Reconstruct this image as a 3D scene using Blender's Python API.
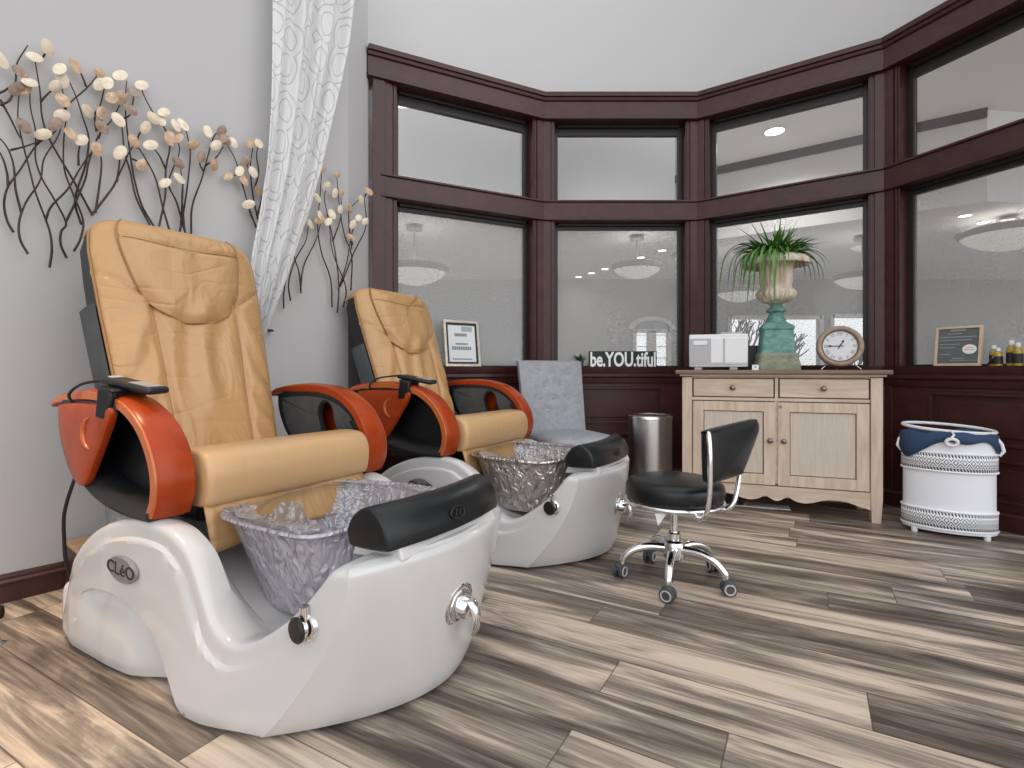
import bpy, math, random
from mathutils import Vector, Matrix
R = math.radians
rnd = random.Random(7)
scn = bpy.context.scene
COL = scn.collection
for o in list(bpy.data.objects):
    bpy.data.objects.remove(o)

# ------------------------------------------------------------------ camera, world, lights, exposure
EYE = 0.88
cd = bpy.data.cameras.new('camera')
cam = bpy.data.objects.new('camera', cd)
COL.objects.link(cam)
cam.location = (0, 0, EYE)
cam.rotation_euler = (R(90), 0, 0)
cd.sensor_fit = 'HORIZONTAL'
cd.sensor_width = 36.0
cd.lens = 36.0 * 530.0 / 1024.0
cd.shift_y = -14.0 / 1024.0
cd.clip_start = 0.05
scn.camera = cam

world = bpy.data.worlds.new('daylight')
scn.world = world
world.use_nodes = True
wn = world.node_tree
def sky_light():
    N, L = wn.nodes, wn.links
    tc = N.new('ShaderNodeTexCoord')
    total = None
    # base level, then broad bright parts of the sky: (direction, sharpness, amount)
    for d, k, amt in (((0.78, -0.58, 0.24), 5.0, 2.35), ((-0.30, -0.92, 0.22), 14.0, 2.6), ((0.0, 0.0, 1.0), 1.0, 1.15), ((0.35, 0.90, 0.15), 3.0, 1.5)):
        v = Vector(d).normalized()
        dt = N.new('ShaderNodeVectorMath')
        dt.operation = 'DOT_PRODUCT'
        L.new(tc.outputs['Generated'], dt.inputs[0])
        dt.inputs[1].default_value = v
        mx = N.new('ShaderNodeMath')
        mx.operation = 'MAXIMUM'
        L.new(dt.outputs['Value'], mx.inputs[0])
        mx.inputs[1].default_value = 0.0
        pw = N.new('ShaderNodeMath')
        pw.operation = 'POWER'
        L.new(mx.outputs[0], pw.inputs[0])
        pw.inputs[1].default_value = k
        ad = N.new('ShaderNodeMath')
        ad.operation = 'MULTIPLY_ADD'
        L.new(pw.outputs[0], ad.inputs[0])
        ad.inputs[1].default_value = amt
        if total is None:
            ad.inputs[2].default_value = 0.42
        else:
            L.new(total, ad.inputs[2])
        total = ad.outputs[0]
    bg = N['Background']
    bg.inputs['Color'].default_value = (0.985, 0.985, 1.0, 1)
    L.new(total, bg.inputs['Strength'])


sky_light()
scn.view_settings.view_transform = 'Standard'
scn.view_settings.look = 'None'
scn.view_settings.exposure = -0.32
scn.view_settings.gamma = 1.0
scn.view_settings.use_curve_mapping = False
scn.cycles.max_bounces = 10
scn.cycles.transparent_max_bounces = 16
scn.cycles.caustics_reflective = False
scn.cycles.caustics_refractive = False


def lamp(name, kind, loc, energy, size=0.2, color=(1, 1, 1), rot=None, spot=None):
    d = bpy.data.lights.new(name, kind)
    d.energy = energy
    d.color = color
    if kind == 'AREA':
        d.size = size
        d.shape = 'DISK'
    else:
        d.shadow_soft_size = size
    if spot:
        d.spot_size = spot
        d.spot_blend = 0.8
    o = bpy.data.objects.new(name, d)
    COL.objects.link(o)
    o.location = loc
    if rot:
        o.rotation_euler = rot
    return o


lamp('added_warm_spot', 'SPOT', (-1.62, 1.25, 3.6), 430, 0.12, (1.0, 0.66, 0.36), spot=R(34))  # added unseen lamp, warms and brightens the floor at the left


# ------------------------------------------------------------------ materials
def nodes(m):
    m.use_nodes = True
    nt = m.node_tree
    return nt, nt.nodes, nt.links, nt.nodes['Principled BSDF']


def mat(name, color, rough=0.5, metal=0.0, bump=0.0, bscale=60.0, var=0.0, vscale=4.0, coat=0.0, spec=None, stretch=None, detail=3.0):
    m = bpy.data.materials.new(name)
    nt, N, L, p = nodes(m)
    p.inputs['Base Color'].default_value = (*color, 1)
    p.inputs['Roughness'].default_value = rough
    p.inputs['Metallic'].default_value = metal
    if coat:
        p.inputs['Coat Weight'].default_value = coat
        p.inputs['Coat Roughness'].default_value = 0.08
    if spec is not None:
        p.inputs['Specular IOR Level'].default_value = spec
    if bump or var:
        tc = N.new('ShaderNodeTexCoord')
        mp = N.new('ShaderNodeMapping')
        L.new(tc.outputs['Object'], mp.inputs['Vector'])
        if stretch:
            mp.inputs['Scale'].default_value = stretch
    if bump:
        nz = N.new('ShaderNodeTexNoise')
        nz.inputs['Scale'].default_value = bscale
        nz.inputs['Detail'].default_value = detail
        L.new(mp.outputs[0], nz.inputs['Vector'])
        b = N.new('ShaderNodeBump')
        b.inputs['Strength'].default_value = bump
        b.inputs['Distance'].default_value = 0.02
        L.new(nz.outputs['Fac'], b.inputs['Height'])
        L.new(b.outputs[0], p.inputs['Normal'])
    if var:
        nz2 = N.new('ShaderNodeTexNoise')
        nz2.inputs['Scale'].default_value = vscale
        nz2.inputs['Detail'].default_value = 5
        L.new(mp.outputs[0], nz2.inputs['Vector'])
        r = N.new('ShaderNodeValToRGB')
        a, b2 = 1 - var, 1 + var
        r.color_ramp.elements[0].position = 0.3
        r.color_ramp.elements[1].position = 0.7
        r.color_ramp.elements[0].color = (color[0] * a, color[1] * a, color[2] * a, 1)
        r.color_ramp.elements[1].color = (min(1, color[0] * b2), min(1, color[1] * b2), min(1, color[2] * b2), 1)
        L.new(nz2.outputs['Fac'], r.inputs['Fac'])
        L.new(r.outputs[0], p.inputs['Base Color'])
    return m


def emit(name, color, strength):
    m = bpy.data.materials.new(name)
    nt, N, L, p = nodes(m)
    p.inputs['Base Color'].default_value = (*color, 1)
    p.inputs['Emission Color'].default_value = (*color, 1)
    p.inputs['Emission Strength'].default_value = strength
    return m


def math_node(N, L, op, a, b=None):
    n = N.new('ShaderNodeMath')
    n.operation = op
    for i, v in enumerate((a, b)):
        if v is None:
            continue
        if isinstance(v, (int, float)):
            n.inputs[i].default_value = v
        else:
            L.new(v, n.inputs[i])
    return n.outputs[0]


def floor_material():
    m = bpy.data.materials.new('plank_floor')
    nt, N, L, p = nodes(m)
    tc = N.new('ShaderNodeTexCoord')
    mp = N.new('ShaderNodeMapping')
    mp.vector_type = 'POINT'
    mp.inputs['Rotation'].default_value = (0, 0, R(29.5))
    L.new(tc.outputs['Object'], mp.inputs['Vector'])
    sx = N.new('ShaderNodeSeparateXYZ')
    L.new(mp.outputs[0], sx.inputs[0])
    u, v = sx.outputs[0], sx.outputs[1]
    W, LEN = 0.178, 1.22
    vr = math_node(N, L, 'DIVIDE', math_node(N, L, 'ADD', v, 0.045), W)
    row = math_node(N, L, 'FLOOR', vr)
    fv = math_node(N, L, 'FRACT', vr)
    w1 = N.new('ShaderNodeTexWhiteNoise')
    w1.noise_dimensions = '1D'
    L.new(row, w1.inputs['W'])
    ur = math_node(N, L, 'ADD', math_node(N, L, 'DIVIDE', u, LEN), math_node(N, L, 'MULTIPLY', w1.outputs['Value'], 3.7))
    ui = math_node(N, L, 'FLOOR', ur)
    fu = math_node(N, L, 'FRACT', ur)
    cid = N.new('ShaderNodeCombineXYZ')
    L.new(row, cid.inputs[0])
    L.new(ui, cid.inputs[1])
    w2 = N.new('ShaderNodeTexWhiteNoise')
    w2.noise_dimensions = '2D'
    L.new(cid.outputs[0], w2.inputs['Vector'])
    # grain coordinates: long along the plank, shifted plank by plank
    gc = N.new('ShaderNodeCombineXYZ')
    L.new(math_node(N, L, 'MULTIPLY', u, 0.75), gc.inputs[0])
    L.new(math_node(N, L, 'MULTIPLY', v, 6.5), gc.inputs[1])
    L.new(math_node(N, L, 'MULTIPLY', w2.outputs['Value'], 60.0), gc.inputs[2])
    n1 = N.new('ShaderNodeTexNoise')
    n1.inputs['Scale'].default_value = 1.75
    n1.inputs['Detail'].default_value = 6
    n1.inputs['Roughness'].default_value = 0.58
    n1.inputs['Distortion'].default_value = 0.9
    L.new(gc.outputs[0], n1.inputs['Vector'])
    fc = N.new('ShaderNodeCombineXYZ')
    L.new(math_node(N, L, 'MULTIPLY', u, 2.0), fc.inputs[0])
    L.new(math_node(N, L, 'MULTIPLY', v, 60.0), fc.inputs[1])
    L.new(math_node(N, L, 'MULTIPLY', w2.outputs['Value'], 33.0), fc.inputs[2])
    n2 = N.new('ShaderNodeTexNoise')
    n2.inputs['Scale'].default_value = 2.0
    n2.inputs['Detail'].default_value = 4
    L.new(fc.outputs[0], n2.inputs['Vector'])
    mixv = math_node(N, L, 'ADD', n1.outputs['Fac'], math_node(N, L, 'MULTIPLY', math_node(N, L, 'SUBTRACT', n2.outputs['Fac'], 0.5), 0.30))
    mixv = math_node(N, L, 'ADD', mixv, math_node(N, L, 'MULTIPLY', math_node(N, L, 'SUBTRACT', w2.outputs['Value'], 0.5), 0.20))
    r = N.new('ShaderNodeValToRGB')
    e = r.color_ramp.elements
    e[0].position = 0.30
    e[0].color = (0.070, 0.054, 0.043, 1)
    e[1].position = 0.70
    e[1].color = (0.68, 0.565, 0.45, 1)
    k = e.new(0.42)
    k.color = (0.170, 0.138, 0.112, 1)
    k = e.new(0.52)
    k.color = (0.31, 0.258, 0.210, 1)
    k = e.new(0.60)
    k.color = (0.52, 0.432, 0.345, 1)
    L.new(mixv, r.inputs['Fac'])
    # seams
    W3 = math_node(N, L, 'MINIMUM', fv, math_node(N, L, 'SUBTRACT', 1.0, fv))
    s1 = math_node(N, L, 'LESS_THAN', W3, 0.010)
    U3 = math_node(N, L, 'MINIMUM', fu, math_node(N, L, 'SUBTRACT', 1.0, fu))
    s2 = math_node(N, L, 'LESS_THAN', U3, 0.0014)
    seam = math_node(N, L, 'MAXIMUM', s1, s2)
    mx = N.new('ShaderNodeMix')
    mx.data_type = 'RGBA'
    L.new(math_node(N, L, 'MULTIPLY', seam, 0.75), mx.inputs['Factor'])
    L.new(r.outputs[0], mx.inputs['A'])
    mx.inputs['B'].default_value = (0.05, 0.035, 0.025, 1)
    L.new(mx.outputs['Result'], p.inputs['Base Color'])
    p.inputs['Roughness'].default_value = 0.42
    p.inputs['Specular IOR Level'].default_value = 0.35
    b = N.new('ShaderNodeBump')
    b.inputs['Strength'].default_value = 0.12
    b.inputs['Distance'].default_value = 0.004
    L.new(n2.outputs['Fac'], b.inputs['Height'])
    L.new(b.outputs[0], p.inputs['Normal'])
    return m


def wood(name, c1, c2, rough=0.4, scale=(2, 14, 14), coat=0.0, ns=3.0, knots=False, spec=0.5):
    m = bpy.data.materials.new(name)
    nt, N, L, p = nodes(m)
    tc = N.new('ShaderNodeTexCoord')
    mp = N.new('ShaderNodeMapping')
    mp.inputs['Scale'].default_value = scale
    L.new(tc.outputs['Object'], mp.inputs['Vector'])
    nz = N.new('ShaderNodeTexNoise')
    nz.inputs['Scale'].default_value = ns
    nz.inputs['Detail'].default_value = 6
    nz.inputs['Roughness'].default_value = 0.6
    nz.inputs['Distortion'].default_value = 0.4
    L.new(mp.outputs[0], nz.inputs['Vector'])
    r = N.new('ShaderNodeValToRGB')
    r.color_ramp.elements[0].position = 0.32
    r.color_ramp.elements[1].position = 0.68
    r.color_ramp.elements[0].color = (*c1, 1)
    r.color_ramp.elements[1].color = (*c2, 1)
    L.new(nz.outputs['Fac'], r.inputs['Fac'])
    out = r.outputs[0]
    if knots:
        vo = N.new('ShaderNodeTexVoronoi')
        vo.inputs['Scale'].default_value = 4.3
        L.new(tc.outputs['Object'], vo.inputs['Vector'])
        rr = N.new('ShaderNodeValToRGB')
        rr.color_ramp.elements[0].position = 0.03
        rr.color_ramp.elements[0].color = (1, 1, 1, 1)
        rr.color_ramp.elements[1].position = 0.07
        rr.color_ramp.elements[1].color = (0, 0, 0, 1)
        L.new(vo.outputs['Distance'], rr.inputs['Fac'])
        mx = N.new('ShaderNodeMix')
        mx.data_type = 'RGBA'
        L.new(rr.outputs[0], mx.inputs['Factor'])
        L.new(out, mx.inputs['A'])
        mx.inputs['B'].default_value = (0.16, 0.09, 0.05, 1)
        out = mx.outputs['Result']
    L.new(out, p.inputs['Base Color'])
    p.inputs['Roughness'].default_value = rough
    p.inputs['Specular IOR Level'].default_value = spec
    if coat:
        p.inputs['Coat Weight'].default_value = coat
        p.inputs['Coat Roughness'].default_value = 0.12
    return m


def leather_material(name, color, crease, folds):
    m = bpy.data.materials.new(name)
    nt, N, L, p = nodes(m)
    tc = N.new('ShaderNodeTexCoord')
    mp = N.new('ShaderNodeMapping')
    mp.inputs['Scale'].default_value = (3.0, 3.0, 1.4)
    mp.inputs['Rotation'].default_value = (R(25), R(20), R(10))
    L.new(tc.outputs['Object'], mp.inputs['Vector'])
    n1 = N.new('ShaderNodeTexNoise')
    n1.inputs['Scale'].default_value = 2.2
    n1.inputs['Detail'].default_value = 2.5
    n1.inputs['Distortion'].default_value = 1.6
    L.new(mp.outputs[0], n1.inputs['Vector'])
    n2 = N.new('ShaderNodeTexNoise')
    n2.inputs['Scale'].default_value = 160
    L.new(tc.outputs['Object'], n2.inputs['Vector'])
    mp3 = N.new('ShaderNodeMapping')
    mp3.inputs['Scale'].default_value = (5.0, 3.2, 8.5)
    mp3.inputs['Rotation'].default_value = (R(32), R(-12), R(8))
    L.new(tc.outputs['Object'], mp3.inputs['Vector'])
    n3 = N.new('ShaderNodeTexNoise')
    n3.inputs['Scale'].default_value = 1.0
    n3.inputs['Detail'].default_value = 1.5
    n3.inputs['Distortion'].default_value = 0.8
    L.new(mp3.outputs[0], n3.inputs['Vector'])
    ridge = math_node(N, L, 'MINIMUM', math_node(N, L, 'ABSOLUTE', math_node(N, L, 'SUBTRACT', n3.outputs['Fac'], 0.5)), 0.075)
    h = math_node(N, L, 'ADD', n1.outputs['Fac'], math_node(N, L, 'MULTIPLY', n2.outputs['Fac'], 0.008))
    h = math_node(N, L, 'ADD', h, math_node(N, L, 'MULTIPLY', ridge, crease))
    b = N.new('ShaderNodeBump')
    b.inputs['Strength'].default_value = folds
    b.inputs['Distance'].default_value = 0.03
    L.new(h, b.inputs['Height'])
    L.new(b.outputs[0], p.inputs['Normal'])
    p.inputs['Base Color'].default_value = (*color, 1)
    p.inputs['Roughness'].default_value = 0.31
    p.inputs['Specular IOR Level'].default_value = 0.5
    return m


def glass_material(name, film):
    m = bpy.data.materials.new(name)
    nt, N, L, p = nodes(m)
    out = N['Material Output']
    tr = N.new('ShaderNodeBsdfTransparent')
    tr.inputs['Color'].default_value = (0.98, 0.985, 0.985, 1)
    gl = N.new('ShaderNodeBsdfGlossy')
    gl.inputs['Roughness'].default_value = 0.02
    fr = N.new('ShaderNodeFresnel')
    fr.inputs['IOR'].default_value = 1.35
    mx = N.new('ShaderNodeMixShader')
    L.new(fr.outputs[0], mx.inputs[0])
    L.new(tr.outputs[0], mx.inputs[1])
    L.new(gl.outputs[0], mx.inputs[2])
    res = mx.outputs[0]
    if film:
        tc = N.new('ShaderNodeTexCoord')
        vo = N.new('ShaderNodeTexVoronoi')
        vo.inputs['Scale'].default_value = 75
        L.new(tc.outputs['Object'], vo.inputs['Vector'])
        nz = N.new('ShaderNodeTexNoise')
        nz.inputs['Scale'].default_value = 2.1
        L.new(tc.outputs['Object'], nz.inputs['Vector'])
        spk = math_node(N, L, 'LESS_THAN', vo.outputs['Distance'], math_node(N, L, 'MULTIPLY', math_node(N, L, 'SUBTRACT', nz.outputs['Fac'], 0.26), 1.1))
        sc = N.new('ShaderNodeSeparateColor')
        L.new(vo.outputs['Color'], sc.inputs[0])
        ramp = N.new('ShaderNodeValToRGB')
        ramp.color_ramp.elements[0].color = (0.16, 0.16, 0.16, 1)
        ramp.color_ramp.elements[1].color = (0.90, 0.90, 0.90, 1)
        L.new(sc.outputs[0], ramp.inputs['Fac'])
        df = N.new('ShaderNodeBsdfDiffuse')
        df.inputs['Color'].default_value = (0.60, 0.60, 0.60, 1)
        haze = N.new('ShaderNodeMixShader')
        haze.inputs[0].default_value = 0.26
        L.new(res, haze.inputs[1])
        L.new(df.outputs[0], haze.inputs[2])
        d2 = N.new('ShaderNodeBsdfDiffuse')
        L.new(ramp.outputs[0], d2.inputs['Color'])
        dots = N.new('ShaderNodeMixShader')
        L.new(math_node(N, L, 'MULTIPLY', spk, 0.15), dots.inputs[0])
        L.new(haze.outputs[0], dots.inputs[1])
        L.new(d2.outputs[0], dots.inputs[2])
        res = dots.outputs[0]
    L.new(res, out.inputs['Surface'])
    return m


def plastic_clear(name, col, fac, rough, bscale, bstr, stretch=(1, 1, 1), metal=0.35):
    m = bpy.data.materials.new(name)
    nt, N, L, p = nodes(m)
    out = N['Material Output']
    tc = N.new('ShaderNodeTexCoord')
    mp = N.new('ShaderNodeMapping')
    mp.inputs['Scale'].default_value = stretch
    L.new(tc.outputs['Object'], mp.inputs['Vector'])
    nz = N.new('ShaderNodeTexNoise')
    nz.inputs['Scale'].default_value = bscale
    nz.inputs['Detail'].default_value = 2
    nz.inputs['Distortion'].default_value = 1.0
    L.new(mp.outputs[0], nz.inputs['Vector'])
    b = N.new('ShaderNodeBump')
    b.inputs['Strength'].default_value = bstr
    b.inputs['Distance'].default_value = 0.03
    L.new(nz.outputs['Fac'], b.inputs['Height'])
    p.inputs['Base Color'].default_value = (*col, 1)
    p.inputs['Roughness'].default_value = rough
    p.inputs['Metallic'].default_value = metal
    p.inputs['Specular IOR Level'].default_value = 0.8
    L.new(b.outputs[0], p.inputs['Normal'])
    tr = N.new('ShaderNodeBsdfTransparent')
    tr.inputs['Color'].default_value = (0.93, 0.93, 0.96, 1)
    mx = N.new('ShaderNodeMixShader')
    mx.inputs[0].default_value = fac
    L.new(tr.outputs[0], mx.inputs[1])
    L.new(p.outputs[0], mx.inputs[2])
    L.new(mx.outputs[0], out.inputs['Surface'])
    return m


def curtain_material():
    m = bpy.data.materials.new('sheer_patterned_fabric')
    nt, N, L, p = nodes(m)
    out = N['Material Output']
    uv = N.new('ShaderNodeUVMap')
    mp = N.new('ShaderNodeMapping')
    mp.inputs['Scale'].default_value = (7.5, 7.5, 1)
    L.new(uv.outputs[0], mp.inputs['Vector'])
    vo = N.new('ShaderNodeTexVoronoi')
    vo.voronoi_dimensions = '2D'
    vo.feature = 'F1'
    vo.inputs['Randomness'].default_value = 0.35
    vo.inputs['Scale'].default_value = 1.0
    L.new(mp.outputs[0], vo.inputs['Vector'])
    d = vo.outputs['Distance']
    ring = math_node(N, L, 'ABSOLUTE', math_node(N, L, 'SUBTRACT', d, 0.50))
    ring2 = math_node(N, L, 'ABSOLUTE', math_node(N, L, 'SUBTRACT', d, 0.30))
    ln = math_node(N, L, 'LESS_THAN', math_node(N, L, 'MINIMUM', ring, ring2), 0.022)
    mxc = N.new('ShaderNodeMix')
    mxc.data_type = 'RGBA'
    L.new(ln, mxc.inputs['Factor'])
    mxc.inputs['A'].default_value = (0.90, 0.905, 0.91, 1)
    mxc.inputs['B'].default_value = (0.66, 0.67, 0.69, 1)
    L.new(mxc.outputs['Result'], p.inputs['Base Color'])
    p.inputs['Roughness'].default_value = 0.85
    tl = N.new('ShaderNodeBsdfTranslucent')
    L.new(mxc.outputs['Result'], tl.inputs['Color'])
    mx = N.new('ShaderNodeMixShader')
    mx.inputs[0].default_value = 0.35
    L.new(p.outputs[0], mx.inputs[1])
    L.new(tl.outputs[0], mx.inputs[2])
    L.new(mx.outputs[0], out.inputs['Surface'])
    return m


def band_material():
    """white woven canvas with two braided black-and-white bands (a printed pattern of the hamper)"""
    m = bpy.data.materials.new('hamper_braid')
    nt, N, L, p = nodes(m)
    uv = N.new('ShaderNodeUVMap')
    s = N.new('ShaderNodeSeparateXYZ')
    L.new(uv.outputs[0], s.inputs[0])
    u, v = s.outputs[0], s.outputs[1]
    # edges: diagonal stripes; middle: diamonds with dots
    diag = math_node(N, L, 'FRACT', math_node(N, L, 'ADD', math_node(N, L, 'MULTIPLY', u, 92.0), math_node(N, L, 'MULTIPLY', v, 2.2)))
    dstripe = math_node(N, L, 'LESS_THAN', diag, 0.52)
    a = math_node(N, L, 'ABSOLUTE', math_node(N, L, 'SUBTRACT', math_node(N, L, 'FRACT', math_node(N, L, 'MULTIPLY', u, 34.0)), 0.5))
    c = math_node(N, L, 'ABSOLUTE', math_node(N, L, 'SUBTRACT', math_node(N, L, 'FRACT', math_node(N, L, 'MULTIPLY', v, 1.9)), 0.5))
    dia = math_node(N, L, 'FRACT', math_node(N, L, 'MULTIPLY', math_node(N, L, 'ADD', a, c), 3.0))
    dm = math_node(N, L, 'LESS_THAN', dia, 0.36)
    cen = math_node(N, L, 'ABSOLUTE', math_node(N, L, 'SUBTRACT', v, 0.5))
    edge = math_node(N, L, 'GREATER_THAN', cen, 0.27)
    pat = math_node(N, L, 'ADD', math_node(N, L, 'MULTIPLY', edge, dstripe), math_node(N, L, 'MULTIPLY', math_node(N, L, 'SUBTRACT', 1.0, edge), dm))
    ln = math_node(N, L, 'LESS_THAN', math_node(N, L, 'ABSOLUTE', math_node(N, L, 'SUBTRACT', cen, 0.26)), 0.025)
    pat = math_node(N, L, 'MULTIPLY', pat, math_node(N, L, 'SUBTRACT', 1.0, ln))
    mx = N.new('ShaderNodeMix')
    mx.data_type = 'RGBA'
    L.new(pat, mx.inputs['Factor'])
    mx.inputs['A'].default_value = (0.86, 0.88, 0.92, 1)
    mx.inputs['B'].default_value = (0.03, 0.03, 0.04, 1)
    L.new(mx.outputs['Result'], p.inputs['Base Color'])
    p.inputs['Roughness'].default_value = 0.8
    return m


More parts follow.
